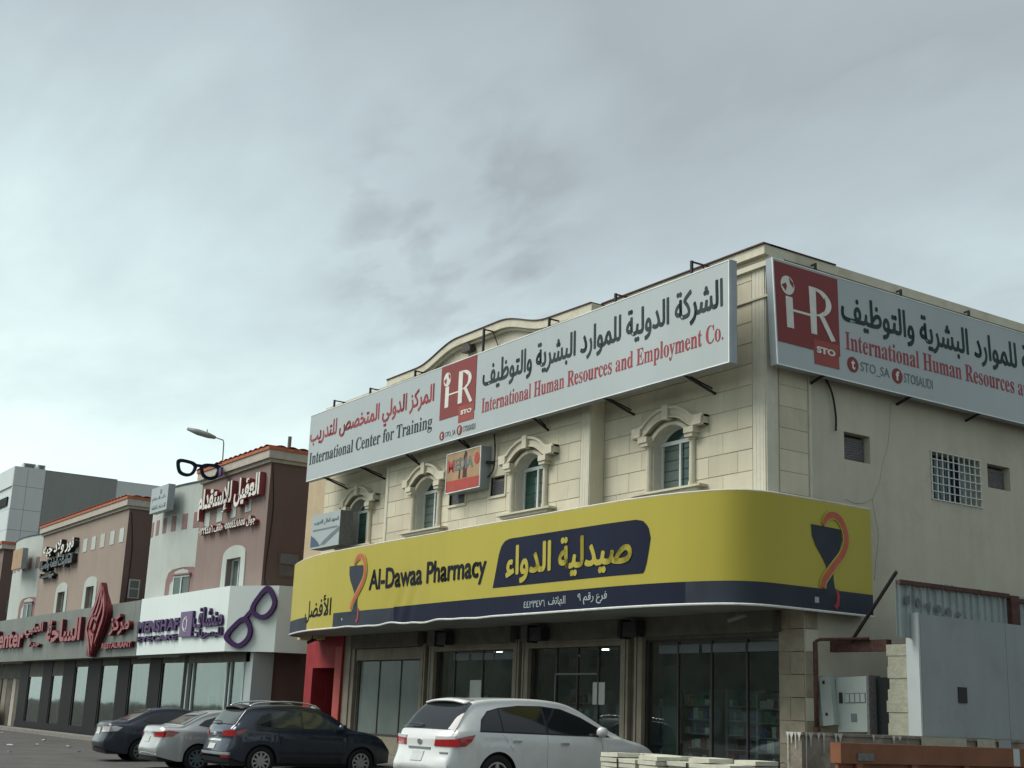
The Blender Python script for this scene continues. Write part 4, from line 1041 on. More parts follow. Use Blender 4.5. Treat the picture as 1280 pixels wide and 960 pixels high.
# ================================================================== LEFT BUILDINGS
def roof_tiles(par, x0, x1, fr, v, d0, d1, n):
    w_ = (x1-x0)/n
    m = MB(); m.v = [fr(0, 0, 0)]; m.v = []
    me = None
    for i in range(n):
        q = MB(); a = x0 + i*w_
        pa = [(a + w_*k/4, v + .05*math.sin(math.pi*k/4)) for k in range(5)]
        q.band(fr, [(u, vv-.012) for u, vv in pa], pa, d0, d1)
        q.build('roof_tile', 'tile', par)
def flat_window(par, fr, u0, u1, v0, v1, dark_left=True, frame='alu', depth=.2):
    b = MB(); b.fb(fr, u0, u1, v0, v1, -depth-.06, -depth-.04); w_ = b.build('window', 'greyglass', par)
    f = MB(); t = .05; m_ = (u0+u1)/2
    f.fb(fr, u0, u0+t, v0, v1, -depth-.04, -depth+.01); f.fb(fr, u1-t, u1, v0, v1, -depth-.04, -depth+.01); f.fb(fr, u0+t, u1-t, v1-t, v1, -depth-.04, -depth+.01); f.fb(fr, m_-t/2, m_+t/2, v0, v1-t, -depth-.04, -depth+.012)
    f.build('frame', frame, w_)
    p = MB(); p.fb(fr, *((m_+t/2, u1-t) if not dark_left else (u0+t, m_-t/2)), v0, v1-t, -depth-.035, -depth-.02); p.build('pane', 'greenglass' if dark_left is not None else 'greyglass', w_)
    return w_
def street_block(name, label, XLf, XRt, facemat, sidemat, wins, squares, wing, side_ac):
    t = thing(name, label, 'building'); F = A(18.0)
    H = [(a, b, 5.2, c) for a, b, c in wins]
    m = MB(); wall_holes(m, F, XLf, XRt, 3.3, 9.98, H, -.3, 0); m.build('wall', facemat, t)
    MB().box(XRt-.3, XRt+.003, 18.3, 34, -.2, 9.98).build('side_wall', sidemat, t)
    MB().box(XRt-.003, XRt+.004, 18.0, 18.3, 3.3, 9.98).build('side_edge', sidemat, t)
    MB().box(XLf, XRt-.3, 33.7, 34, -.2, 9.98).build('rear_wall', sidemat, t)
    MB().box(XLf, XRt-.3, 18.3, 33.7, 9.5, 9.6).build('roof_slab', sidemat, t)
    c = MB(); c.fb(F, XLf-.12, XRt+.22, 9.98, 10.27, -.4, .2); c.box(XRt-.3, XRt+.2, 18.41, 34, 9.98, 10.27); c.fb(F, XLf-.05, XRt+.10, 9.86, 9.98, -.05, .09); c.box(XRt+.004, XRt+.09, 18.0, 34, 9.86, 9.98)
    c.build('cornice', 'cornice', t)
    cp_ = MB(); cp_.fb(F, XLf-.15, XRt+.26, 10.27, 10.38, -.4, .24); cp_.box(XRt-.3, XRt+.25, 18.41, 34, 10.27, 10.38); cp_.build('tile_edge', 'tile', t)
    n = int((XRt-XLf)/.42); roof_tiles(t, XLf-.15, XRt+.26, F, 10.40, -.38, .27, n)
    n2 = 16; w_ = 6.8/n2
    for i in range(n2):
        a = 18.0 + i*w_; q = MB(); pa = [(a + w_*k/4, 10.40 + .05*math.sin(math.pi*k/4)) for k in range(5)]
        q.band(B(XRt), [(u, vv-.012) for u, vv in pa], pa, -.3, .28); q.build('roof_tile', 'tile', t)
    for a, b, c_ in wins:
        # pale arched surround
        s = MB(); o = .52; lo = smooth([(a-o+.1, 5.2), (a-o+.12, c_-.1), (a-o+.3, c_+.3), ((a+b)/2, c_+.46), (b+o-.3, c_+.3), (b+o-.12, c_-.1), (b+o-.1, 5.2)], 4)
        cxm = (a+b)/2
        inn = []
        for (u, v) in lo: inn.append((max(a, min(b, u)), min(c_, v) if v < c_ or a < u < b else c_))
        s.band(F, inn, lo, 0, .03); s.build('window_surround', 'greywhite', t)
        flat_window(t, F, a, b, 5.2, c_, None)
    for (a, b, v0, v1) in squares: MB().fb(F, a, b, v0, v1, 0, .02).build('wall_tile_panel', 'greywhite', t)
    # curved pale wing to the left
    W = smooth(wing['path'], 5)
    cu_ = [0.0]
    for p, q in zip(W, W[1:]): cu_.append(cu_[-1] + math.hypot(q[0]-p[0], q[1]-p[1]))
    def WF(u, v, d):
        u = max(0, min(cu_[-1]-1e-6, u)); i = max(k for k in range(len(cu_)) if cu_[k] <= u + 1e-9); i = min(i, len(W)-2)
        k = (u-cu_[i])/(cu_[i+1]-cu_[i]); x = W[i][0]*(1-k)+W[i+1][0]*k; y = W[i][1]*(1-k)+W[i+1][1]*k
        tx, ty = W[i+1][0]-W[i][0], W[i+1][1]-W[i][1]; l = math.hypot(tx, ty); return (x + ty/l*d, y - tx/l*d, v)
    g = MB(); g.sm = True
    for i, u in enumerate(cu_):
        for v in (3.3, 8.19, 8.2, 8.83, 8.84, wing['top']): g.v.append(WF(u, v, 0))
    for i in range(len(cu_)-1):
        for j in range(5): g.f.append((6*i+j, 6*i+6+j, 6*i+7+j, 6*i+1+j))
    g.build('curved_wall', 'greywhite', t)
    g = MB()
    for u in cu_: g.v += [WF(u, wing['top'], .03), WF(u, wing['top']+.06, .03), WF(u, wing['top']+.06, -.3), WF(u, wing['top'], -.3)]
    for i in range(len(cu_)-1):
        for k in range(4): g.f.append((4*i+k, 4*i+(k+1) % 4, 4*i+4+(k+1) % 4, 4*i+4+k))
    g.build('coping', 'winbar', t)
    for (a, b) in wing['stripes']:
        q = MB(); n = 3
        q.band(WF, [(a + (b-a)*k/n, 8.22) for k in range(n+1)], [(a + (b-a)*k/n, 8.83) for k in range(n+1)], 0, .012); q.build('wall_panel', 'mauve', t)
    # mauve arched patch and window on the wing
    a, b = wing['win']; Lw = (a, b)
    P = [(a-.75, 5.3), (a-.72, 6.25), (a-.55, 6.55), (a-.2, 6.68), ((a+b)/2, 6.72), (b+.2, 6.70), (b+.38, 6.6), (b+.42, 5.3)]
    q = MB(); q.prism(WF, P, .0, .02); q.build('window_surround', 'mauve', t)
    q = MB(); q.prism(WF, [(a, 5.3), (a, 6.40), (b, 6.40), (b, 5.3)], .021, .024); wnd = q.build('window', 'greyglass', t)
    q = MB(); q.fb(WF, a, a+.06, 5.3, 6.36, .024, .05); q.fb(WF, (a+b)/2+.0, (a+b)/2+.06, 5.3, 6.36, .024, .05); q.fb(WF, a, b, 6.34, 6.40, .024, .06); q.build('frame', 'alu', wnd)
    q = MB(); q.fb(WF, a+.06, (a+b)/2, 5.3, 6.34, .024, .035); q.build('pane', 'greenglass', wnd)
    q = MB(); q.fb(WF, a-.05, b+.1, 6.42, 6.48, .02, .12); q.build('lintel', 'mauve', wnd)
    # side air conditioner
    if side_ac:
        y0, y1, z0, z1 = side_ac
        q = MB(); q.fb(B(XRt), y0-.06, y1+.06, z0-.45, z1+.05, .004, .03); sa = q.build('air_conditioner_niche', sidemat if XRt > -50 else 'greywhite', t)
        q = MB(); q.fb(B(XRt), y0, y1, z0, z1, .031, .05); q.build('air_conditioner', 'acdark', sa)
        q = MB(); q.fb(B(XRt), y0, y1, z0-.40, z0-.06, .031, .045); q.build('air_conditioner', 'acdark' if XRt < -50 else 'shutterdark', sa)
    return t, WF
w2 = dict(path=[(-54.9, 21.5), (-54.95, 19.4), (-54.75, 18.5), (-54.2, 18.0), (-53.2, 17.78), (-51.5, 17.72), (-50.0, 17.85), (-48.73, 18.06)], top=10.0, stripes=[], win=(0, 1))
# arclength landmarks of the wing: right end is where the front begins
def plen(P):
    W = smooth(P, 5); return sum(math.hypot(b[0]-a[0], b[1]-a[1]) for a, b in zip(W, W[1:]))
L2 = plen(w2['path']); ue = lambda x: L2 - (-48.73 - x)
w2['stripes'] = [(ue(-48.62), ue(-48.12)+0)] if False else [(ue(x)-.21, ue(x)+.21) for x in (-49.05, -49.95, -50.9, -51.85, -52.75, -53.6)] + [(ue(-54.35), ue(-54.0))]
w2['win'] = (ue(-50.35), ue(-49.1))
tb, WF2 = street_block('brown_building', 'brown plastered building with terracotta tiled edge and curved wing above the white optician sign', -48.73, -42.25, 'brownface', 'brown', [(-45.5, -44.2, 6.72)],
    [(-48.15, -47.6, 8.10, 8.68), (-46.9, -46.35, 8.20, 8.74), (-45.55, -45.05, 8.22, 8.78), (-44.2, -43.7, 8.30, 8.84)], w2, (18.6, 19.28, 6.40, 6.75))
w3 = dict(path=[(-78.0, 21.5), (-78.1, 19.4), (-77.9, 18.5), (-77.2, 18.0), (-75.8, 17.78), (-74.2, 17.72), (-72.7, 17.85), (-71.5, 18.06)], top=10.0, stripes=[], win=(0, 1))
L3 = plen(w3['path']); ue3 = lambda x: L3 - (-71.5 - x)
w3['stripes'] = [(ue3(x)-.22, ue3(x)+.22) for x in (-71.95, -72.9, -73.85, -74.8, -75.8, -76.6)]; w3['win'] = (ue3(-73.0), ue3(-71.9))
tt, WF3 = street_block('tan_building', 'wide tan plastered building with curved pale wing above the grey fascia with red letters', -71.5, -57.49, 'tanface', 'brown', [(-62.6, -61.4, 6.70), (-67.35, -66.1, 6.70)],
    [(x, x+.62, 8.42, 9.05) for x in (-58.5, -59.82, -61.24, -62.6, -63.95, -65.4, -66.8, -68.2, -69.6)], w3, (18.38, 18.75, 6.42, 6.74))
t0 = thing('brown_building', 'brown plastered building cut off by the left edge of the picture', 'building')
F = A(18.0)
MB().box(-95, -80.0, 18, 34, -.2, 9.9).build('wall', 'brownface', t0); MB().box(-80.0, -79.99, 18, 34, -.2, 9.9).build('side_wall', 'brown', t0)
MB().box(-95, -79.75, 17.8, 34, 9.9, 10.15).build('cornice', 'cornice', t0); MB().box(-95, -79.7, 17.76, 34, 10.15, 10.32).build('tile_edge', 'tile', t0)
MB().fb(B(-79.99), 18.5, 19.4, 6.2, 7.0, .0, .03).build('air_conditioner', 'acdark', t0)
MB().fb(A(18.0), -84, -80.6, 6.4, 9.2, .0, .25).build('sign_panel', 'signgreyprint', t0)
wire('wall_cable', [(-42.24, 18.05, 9.8), (-42.23, 18.2, 8.2), (-42.24, 18.1, 6.2), (-42.24, 18.15, 5.6)], .018, tb)
wire('wall_cable', [(-57.48, 18.1, 9.7), (-57.47, 18.3, 8.0), (-57.48, 18.25, 5.7)], .02, tt)
# drain pipes and cables on the side wall gaps
wire('wall_cable', [(-55.3, 18.6, 9.9), (-55.4, 18.6, 8), (-55.5, 18.6, 6.2)], .02, tb)
# gap fillers: back walls of the alleys
for x0, x1, nm in ((-42.2, -39.15, 'back wall between the brown building and the stone clad building'), (-57.45, -54.95, 'back wall in the alley between the tan and brown buildings'), (-79.9, -78.15, 'back wall in the alley at the far left')):
    o = one('alley_wall', 'shutterdark', None, x0, x1, 23, 23.3, -.1, 6.0); tag(o, nm, 'wall')
for x, z, l in ((-41.5, 2.7, 'upper small grey meter box on the alley wall beside the red doorway'), (-40.9, 2.2, 'lower small grey meter box on the alley wall beside the red doorway')):
    mt = thing('meter_box', l, 'meter box', None, (x, 22.9, z)); MB().box(-.22, .22, -.12, .1, -.3, .3).build('casing', 'acdark', mt); MB().box(-.12, .12, -.13, -.12, 0, .18).build('window', 'darkroom', mt)
    c_ = MB(); c_.tube([(0, -.05, -.3), (.03, -.05, -1.6)], .02, 5); c_.build('conduit', 'cable', mt)
# corner sign boxes on the curved wings
def wing_sign(label, x0, x1, z0, z1, y, m):
    t = thing('light_box_sign', label, 'sign'); F = A(y)
    b = MB(); b.fb(F, x0, x1, z0, z1, -.28, -.01); b.build('casing', 'signedge', t)
    b = MB(); b.fb(F, x0, x1, z0, z1, -.01, 0); b.build('face', m, t)
    return t, F
ts1, F = wing_sign('pale grey light box sign at the top of the curved wing above the optician', -52.3, -50.33, 8.98, 10.0, 17.2, 'signpale')
letters('lettering', ts1, arab('مكتب الاستقدام'), F, -52.1, -50.55, 9.42, 9.62, 'signgreyprint', offset=.0); letters('lettering', ts1, arab('للخدمات العامة'), F, -52.1, -50.5, 9.1, 9.28, 'signgreyprint', offset=.0)
MB().fb(F, -51.25, -51.05, 9.68, 9.86, .001, .006).build('print', 'signgreyprint', ts1)
ts2, F = wing_sign('tan light box sign at the top of the far left curved wing', -74.2, -72.2, 8.2, 9.25, 17.2, 'mediasheet')

# channel letters on the brown building
tl = thing('channel_letter_sign', 'red and white Arabic channel letters on the brown building front', 'sign lettering')
F = A(18.0)
def channel(t, s, u0, u1, v0, v1, side, face, dep=.22, off=.03, lean=0, res=2):
    vs = text_geo(s, off, res)
    sk_ = lambda u, v, d: F(u, v + (u-u0)*lean, d)
    letters('lettering', t, s, sk_, u0, u1, v0, v1, side, t=dep, d0=.02, offset=off, res=res)
    letters('lettering_face', t, s, sk_, u0, u1, v0, v1, face, t=.01, d0=.02+dep+.008, offset=off*.9, res=res)
channel(tl, arab('العقيل للإستقدام'), -48.35, -42.6, 8.35, 9.55, 'redletter', 'whiteletter', .20, .035)
channel(tl, arab('جوال ٠٥٥٥٤٤٨٨٥٥ هاتف ٠١٣٣٤٤٥٦'), -48.2, -42.85, 7.72, 8.12, 'redletter', 'whiteletter', .14, .02)
tl2 = thing('channel_letter_sign', 'black and white Arabic channel letters on the tan building front', 'sign lettering')
channel(tl2, arab('نور ولاد جبه'), -70.1, -64.7, 8.55, 9.3, 'blackletter', 'whiteletter', .24, .035)
channel(tl2, arab('للمقاولات العامة والصيانة'), -70.6, -64.7, 7.85, 8.45, 'blackletter', 'signgreyprint', .24, .03)
channel(tl2, arab('مؤسسة'), -70.6, -67.8, 7.42, 7.8, 'blackletter', 'signgreyprint', .2, .03)
# fascia signs
zb, zt = 3.36, 5.53
tg = thing('shop_fascia_sign', 'grey green shop fascia with raised red Arabic letters and red flame emblem', 'shop sign')
F = A(17.2)
x = -92.0
while x < -52.2:
    x1 = min(x + 2.45, -52.15)
    MB().box(x+.008, x1-.008, 17.2, 17.26, zb, zt).build('cladding_panel', 'greyclad', tg); x = x1
MB().box(-92, -52.15, 17.262, 17.9, zb+.01, zt-.02).build('frame', 'soffit', tg)
channel(tg, arab('مركز'), -55.3, -52.75, 4.2, 5.05, 'redletterdark', 'redletter', .16, .035)
channel(tg, arab('الساحة'), -65.4, -59.3, 4.2, 5.1, 'redletterdark', 'redletter', .16, .035) if False else None
F = A(17.2)
channel(tg, arab('الساحة'), -64.9, -59.4, 4.12, 5.16, 'redletterdark', 'redletter', .16, .04)
channel(tg, arab('الطبي'), -68.8, -65.6, 4.45, 5.15, 'redletterdark', 'redletter', .16, .035); channel(tg, arab('جدة'), -67.9, -66.0, 3.95, 4.25, 'redletterdark', 'redletter', .14, .03)
channel(tg, 'Sahara Center', -82.2, -69.1, 4.02, 5.0, 'redletterdark', 'redletter', .16, .03)
channel(tg, 'RESTAURANT', -56.1, -52.3, 3.68, 3.92, 'redletterdark', 'redletter', .14, .04)
# flame emblem
fl = MB(); FO = smooth([(-56.95, 6.5), (-57.35, 5.95), (-57.75, 5.45), (-58.1, 5.0), (-58.2, 4.5), (-58.05, 4.15), (-57.9, 3.8), (-57.95, 3.45), (-57.4, 3.40), (-56.9, 3.75), (-56.2, 4.3), (-55.75, 4.85), (-55.65, 5.25), (-56.0, 5.65), (-56.5, 6.05)], 4, True)
fl.prism(A(17.02), FO, -.16, .06); fl.build('flame_emblem', 'redletterdark', tg)
def stripe(P, w_):
    P = [(-55.72 + (u+56.15)*.74, v) for u, v in P]; w_ *= .85
    P = smooth(P, 5); pa, pb = [], []
    for i, (u, v) in enumerate(P):
        a = P[max(i-1, 0)]; b = P[min(i+1, len(P)-1)]; l = math.hypot(b[0]-a[0], b[1]-a[1]) or 1; n0, n1_ = -(b[1]-a[1])/l, (b[0]-a[0])/l; ww = w_*min(1, .15+i/5, .15+(len(P)-1-i)/5)
        pa.append((u+n0*ww, v+n1_*ww)); pb.append((u-n0*ww, v-n1_*ww))
    q = MB(); q.band(A(16.95), pa, pb, 0, .08); q.build('flame_strand', 'redletter', tg)
stripe([(-57.35, 6.45), (-57.7, 5.95), (-58.4, 5.3), (-59.1, 4.9), (-59.3, 4.5), (-58.9, 4.2), (-58.5, 3.8), (-58.2, 3.45)], .10)
stripe([(-57.35, 6.4), (-57.3, 5.9), (-57.7, 5.3), (-58.4, 4.9), (-58.7, 4.5), (-58.3, 4.15), (-58.0, 3.8)], .09)
stripe([(-57.3, 6.3), (-56.95, 5.9), (-56.95, 5.4), (-57.4, 5.0), (-57.9, 4.6), (-57.9, 4.1), (-57.95, 3.6)], .10)
stripe([(-57.2, 6.2), (-56.7, 5.75), (-56.4, 5.3), (-56.5, 4.9), (-57.0, 4.4), (-57.5, 3.9)], .10)
stripe([(-58.9, 4.7), (-58.2, 5.1), (-57.6, 4.7), (-58.2, 4.3), (-58.8, 4.65)], .07)

tw = thing('optician_fascia_sign', 'white optician fascia with purple letters and a purple spectacles emblem', 'shop sign')
zb2, zt2 = 3.37, 5.56
xs_ = [-52.1, -50.1, -47.9, -45.7, -43.0]
for a, b in zip(xs_, xs_[1:]): MB().box(a+.003, b-.003, 17.2, 17.26, zb2, zt2).build('cladding_panel', 'white', tw)
P0_, P1_, P2_ = Vector((-43.0, 17.2)), Vector((-41.3, 18.25)), Vector((-40.75, 19.8))
def seg(p, q):
    d = (q-p); l = d.length; d = d/l; n = Vector((d.y, -d.x)); return l, (lambda u, v, e: (p.x + d.x*u + n.x*e, p.y + d.y*u + n.y*e, v))
l1, CH = seg(P0_, P1_); l2, CE = seg(P1_, P2_)
MB().fb(CH, .003, l1-.0, zb2, zt2, -.06, 0).build('cladding_panel', 'white2', tw); MB().fb(CE, .0, l2, zb2, zt2, -.06, 0).build('cladding_panel', 'white2', tw)
bt = MB(); bt.prism(lambda u, v, d: (u, v, d), [(-52.1, 17.262), (-43.0, 17.262), (-41.33, 18.30), (-40.8, 19.8), (-42.2, 19.8), (-42.2, 17.99), (-52.1, 17.99)], zb2+.01, zb2+.05); bt.build('underside', 'soffit', tw)
bt = MB(); bt.prism(lambda u, v, d: (u, v, d), [(-52.1, 17.262), (-43.0, 17.262), (-41.33, 18.30), (-40.8, 19.8), (-42.2, 19.8), (-42.2, 17.99), (-52.1, 17.99)], zt2-.06, zt2-.02); bt.build('top_cover', 'white2', tw)
MB().box(-52.1, -52.04, 17.262, 17.99, zb2+.05, zt2-.06).build('end_cover', 'white', tw)
F = A(17.2)
def pl_letters(s, u0, u1, v0, v1, off=.05):
    letters('lettering', tw, s, F, u0, u1, v0, v1, 'purple', t=.07, d0=.02, offset=off, res=3, space=1.06)
pl_letters('MENSHAF', -52.0, -47.45, 4.20, 4.66, .04); pl_letters('EYECARE', -51.95, -47.55, 3.86, 4.08, .03)
MB().fb(F, -47.25, -46.1, 3.94, 4.84, .01, .10).build('emblem_plate', 'purpleface', tw); MB().fb(F, -46.1, -46.02, 3.94, 4.84, .0, .10).build('emblem_side', 'purple', tw)
q = MB(); q.band(F, [(-46.68+.30*math.cos(k*math.pi/8), 4.39+.27*math.sin(k*math.pi/8)) for k in range(3, 14)], [(-46.68+.24*math.cos(k*math.pi/8), 4.39+.20*math.sin(k*math.pi/8)) for k in range(3, 14)], .10, .11)
q.band(F, [(-46.68+.17*math.cos(k*math.pi/8), 4.39+.25*math.sin(k*math.pi/8)) for k in range(-5, 6)], [(-46.68+.11*math.cos(k*math.pi/8), 4.39+.18*math.sin(k*math.pi/8)) for k in range(-5, 6)], .10, .11); q.build('emblem_mark', 'whiteletter', tw)
pl_letters(arab('منشاف'), -46.0, -43.25, 4.22, 4.93, .03); pl_letters(arab('للبصريات'), -46.1, -43.2, 3.82, 4.18, .02)
# spectacles outlines
def spectacles(fr, c, z, ang, L, par, m, d0, d1, name='spectacle_frame', wf=.085):
    ca, sa = math.cos(ang), math.sin(ang)
    def T(u, v): return (c + (u*ca - v*sa)*L, z + (u*sa + v*ca)*L)
    for s_ in (-1, 1):
        O = smooth([(s_*x_, y_) for x_, y_ in ((.05, .09), (.15, .16), (.34, .185), (.53, .185), (.61, .13), (.59, -.02), (.52, -.15), (.38, -.205), (.22, -.195), (.11, -.12), (.06, -.01))], 4, True)
        O = [(u, v*1.12) for u, v in O]; I = [((u - s_*.325)*.70 + s_*.325, (v+.01)*.64-.01) for u, v in O]
        q = MB(); O2 = O + [O[0]]; I2 = I + [I[0]]
        q.band(fr, [T(*p) for p in O2], [T(*p) for p in I2], d0, d1); q.build(name, m, par)
    q = MB(); q.prism(fr, [T(*p) for p in ((-.12, .04), (-.09, .14), (.09, .14), (.12, .04), (.05, .07), (-.05, .07))], d0+.002, d1+.002); q.build('bridge', m, par)
spectacles(CH, 1.06, 4.45, RAD(47), 1.98, tw, 'purple', .02, .12)
# roof spectacles
rs = thing('roof_spectacles', 'big dark blue spectacles frame standing on the roof edge of the brown building', 'sign')
FR = lambda u, v, d: (-46.35 + d, u, v)
spectacles(FR, 16.87, 9.98, RAD(-1), 1.38, rs, 'navy', 0, .10)
bar((-46.3, 17.62, 10.0), (-46.3, 18.2, 10.42), .035, 'support', 'blackmetal', rs); bar((-46.3, 16.9, 10.02), (-46.3, 17.9, 10.40), .022, 'support', 'blackmetal', rs)
MB().box(-46.4, -46.0, 17.62, 17.72, 9.80, 10.14).build('temple', 'purpleface', rs)
# floodlight on a bent arm
fl_ = thing('floodlight', 'street lamp style floodlight on a bent arm above the roof spectacles', 'lamp')
a = MB(); a.sm = True; a.tube([(-47.9, 18.4, 10.35), (-47.85, 18.35, 11.4), (-47.8, 18.3, 11.52), (-47.95, 18.0, 11.62)], .025, 6); a.build('arm', 'lampgrey', fl_)
a = MB(); a.sm = True; a.tube([(-47.93, 18.02, 11.60), (-48.1, 17.8, 11.68), (-48.35, 17.45, 11.80), (-48.6, 17.12, 11.92)], [.06, .11, .12, .06], 10); a.build('lamp_head', 'lampgrey', fl_)
a = MB(); a.tube([(-48.15, 17.75, 11.8), (-48.15, 17.75, 11.92)], .02, 5); a.build('sensor', 'lampgrey', fl_)
rb = one('roof_unit', 'cornice', None, -46.3, -45.2, 19.2, 19.9, 9.6, 10.95); tag(rb, 'pale box shaped unit on the roof of the brown building', 'roof unit')
vp = MB(); vp.tube([(-42.9, 18.9, 9.6), (-42.9, 18.9, 11.0)], .07, 8); tag(vp.build('vent_pipe', 'acdark'), 'upright vent pipe near the corner of the brown building roof', 'pipe')

# ground floor fronts on the left
def shop_row():
    t = tt
    cols = [(-72.4, -70.75), (-68.1, -66.5), (-64.55, -62.75), (-60.6, -58.8), (-56.45, -54.95)]
    for a, b in cols: MB().box(a, b, 17.93, 18.3, .45, 3.34).build('granite_column', 'granite', t)
    MB().box(-72.4, -54.95, 17.90, 18.4, -.1, .45).build('granite_plinth', 'granite', t)
    gl = [(-70.7, -68.15, 2.62), (-66.45, -64.6, 2.66), (-62.7, -60.7, 3.05), (-58.75, -56.5, 3.06)]
    for a, b, zt_ in gl:
        MB().box(a, b, 17.95, 18.2, zt_, 3.34).build('shop_lintel', 'shutterdark', t)
        f = MB(); f.box(a, a+.07, 17.95, 18.05, .45, zt_); f.box(b-.07, b, 17.95, 18.05, .45, zt_); w_ = f.build('shop_window', 'blackmetal', t)
        MB().box(a+.07, b-.07, 17.99, 18.0, .45, zt_).build('pane', 'tealglass', w_)
        for zz, mm in ((random.uniform(.5, .9), 'frosted'),):
            MB().box(a+.2, b-.2, 18.9, 19.2, .46, zz+.5).build('display_goods', mm, w_)
    MB().box(-72.4, -57.6, 20.6, 20.7, .0, 3.34).build('shop_back_wall', 'cornice', t)
    MB().box(-57.6, -57.5, 18.3, 20.7, .0, 3.34).build('shop_end_wall', 'cornice', t)
    t = tb
    for a, b in ((-52.45, -51.15), (-48.6, -48.05)): MB().box(a, b, 17.93, 18.3, .0, 3.34).build('granite_column', 'granite', t)
    for a, b in ((-54.9, -52.5), (-51.1, -48.65)):
        f = MB(); f.box(a, a+.07, 17.95, 18.05, .2, 3.1); f.box(b-.07, b, 17.95, 18.05, .2, 3.1); w_ = f.build('shop_window', 'blackmetal', t)
        MB().box(a+.07, b-.07, 17.99, 18.0, .2, 3.1).build('pane', 'tealglass', w_); MB().box(a, b, 17.95, 18.2, 3.1, 3.34).build('shop_lintel', 'shutterdark', t)
    MB().box(-54.95, -48.0, 20.6, 20.7, .0, 3.34).build('shop_back_wall', 'cornice', t)
    MB().box(-56.45, -48.0, 17.9, 18.2, -.1, .2).build('granite_plinth', 'granite', t)
    # optician front
    MB().box(-48.0, -42.3, 17.85, 18.0, 3.05, 3.36).build('shop_lintel', 'shutterdark', t)
    f = MB()
    for x in (-48.0, -47.45, -44.25, -43.9, -42.75): f.box(x, x+.10, 17.82, 17.95, .15, 3.06)
    w_ = f.build('optician_front', 'signpale', t)
    for a, b in ((-47.35, -44.25), (-44.15, -43.9), (-43.8, -42.75)): MB().box(a, b, 17.88, 17.89, .15, 3.05).build('pane', 'tealglass', w_)
    MB().box(-46.4, -45.4, 18.1, 18.14, .9, 2.95).build('poster', 'signpale', w_); MB().box(-45.0, -44.5, 18.1, 18.14, .9, 2.95).build('poster', 'signpale', w_)
    MB().box(-46.15, -45.7, 18.07, 18.1, 1.1, 1.9).build('poster_picture', 'signgreyprint', w_); MB().box(-43.6, -43.2, 18.1, 18.14, .9, 2.95).build('poster', 'signpale', w_)
    MB().box(-48.0, -42.4, 19.3, 19.4, .0, 3.2).build('optician_back', 'frosted', t)
    MB().box(-42.65, -42.05, 17.85, 18.6, .0, 3.36).build('pale_column', 'signpale', t)
    MB().box(-48.0, -42.3, 17.8, 18.1, -.1, .15).build('step', 'granite', t)
    # far left shop
    MB().box(-80, -72.45, 18.2, 18.4, 2.55, 3.34).build('shop_lintel', 'shutterdark', tt)
    for a, b, m in ((-80, -77.5, 'shutterdark'), (-77.2, -76.3, 'shutter'), (-76.2, -75.2, 'shutterdark'), (-75.1, -74.4, 'cornice'), (-74.3, -72.5, 'shutterdark')): MB().box(a, b, 18.25, 18.4, .1, 2.55).build('door_panel', m, tt)
shop_row()
bw = thing('blue_container', 'pale blue painted utility box at the lower left edge', 'box'); MB().box(-78.2, -76.2, 17.3, 17.9, .13, 1.15).build('body', 'bagblue', bw); MB().box(-78.2, -76.15, 17.25, 17.95, 1.15, 1.19).build('lid', 'cornice', bw)

# ================================================================== BIG GREY BUILDING
bg = thing('large_grey_building', 'tall plain grey building with pale panels standing behind the tan building', 'building')
X = -106.68
MB().box(-150, X-.12, 24.12, 60, -.2, 19.1).build('block', 'bigclad', bg)
zl = [-.2, 3.6, 7.2, 10.8, 14.2, 15.82, 17.65, 19.2]
ylist = [24.0, 25.05, 26.4]
for a, b in zip(zl, zl[1:]):
    for y0, y1 in zip(ylist, ylist[1:]): MB().box(X-.12, X, y0+.012, y1-.012, a+.012, b-.012).build('panel', 'bigclad', bg)
    x = -150
    while x < X - .2:
        x1 = min(x+3.6, X-.13)
        if not (14.2 <= a < 17 and x1 > -113): MB().box(x+.012, x1-.012, 24.0, 24.12, a+.012, b-.012).build('panel', 'bigclad', bg)
        else:
            MB().box(x+.012, x1-.012, 24.0, 24.12, a+.012, min(b, 15.9)-.012).build('panel', 'bigclad', bg)
        x = x1
MB().box(-112.5, -108, 24.0, 24.1, 16.2, 16.9).build('window_strip', 'darkroom', bg)
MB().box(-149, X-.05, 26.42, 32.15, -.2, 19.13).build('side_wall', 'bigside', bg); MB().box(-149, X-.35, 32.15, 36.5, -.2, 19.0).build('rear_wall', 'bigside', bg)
MB().box(-149, X-.03, 26.42, 32.15, 19.13, 19.18).build('coping', 'bigside', bg)
for (y, w_) in ((29.6, .35), (30.9, .5)): MB().box(X-1.5, X-1.0, y, y+w_, 19.1, 19.22).build('roof_vent', 'bigclad', bg)
for (y0, y1, lab) in ((24.75, 25.7, 'air conditioning unit at the left on the roof of the large grey building'), (25.85, 26.45, 'air conditioning unit at the right on the roof of the large grey building')):
    t = thing('roof_air_conditioner', lab, 'air conditioner', None, (X-.9, y0, 19.1))
    MB().box(-.4, .35, 0, y1-y0, .08, .52).build('casing', 'bigclad', t); MB().box(.35, .37, .12, y1-y0-.1, .14, .46).build('grille', 'acdark', t); MB().box(-.3, .3, .05, y1-y0-.05, 0, .08).build('feet', 'acdark', t)

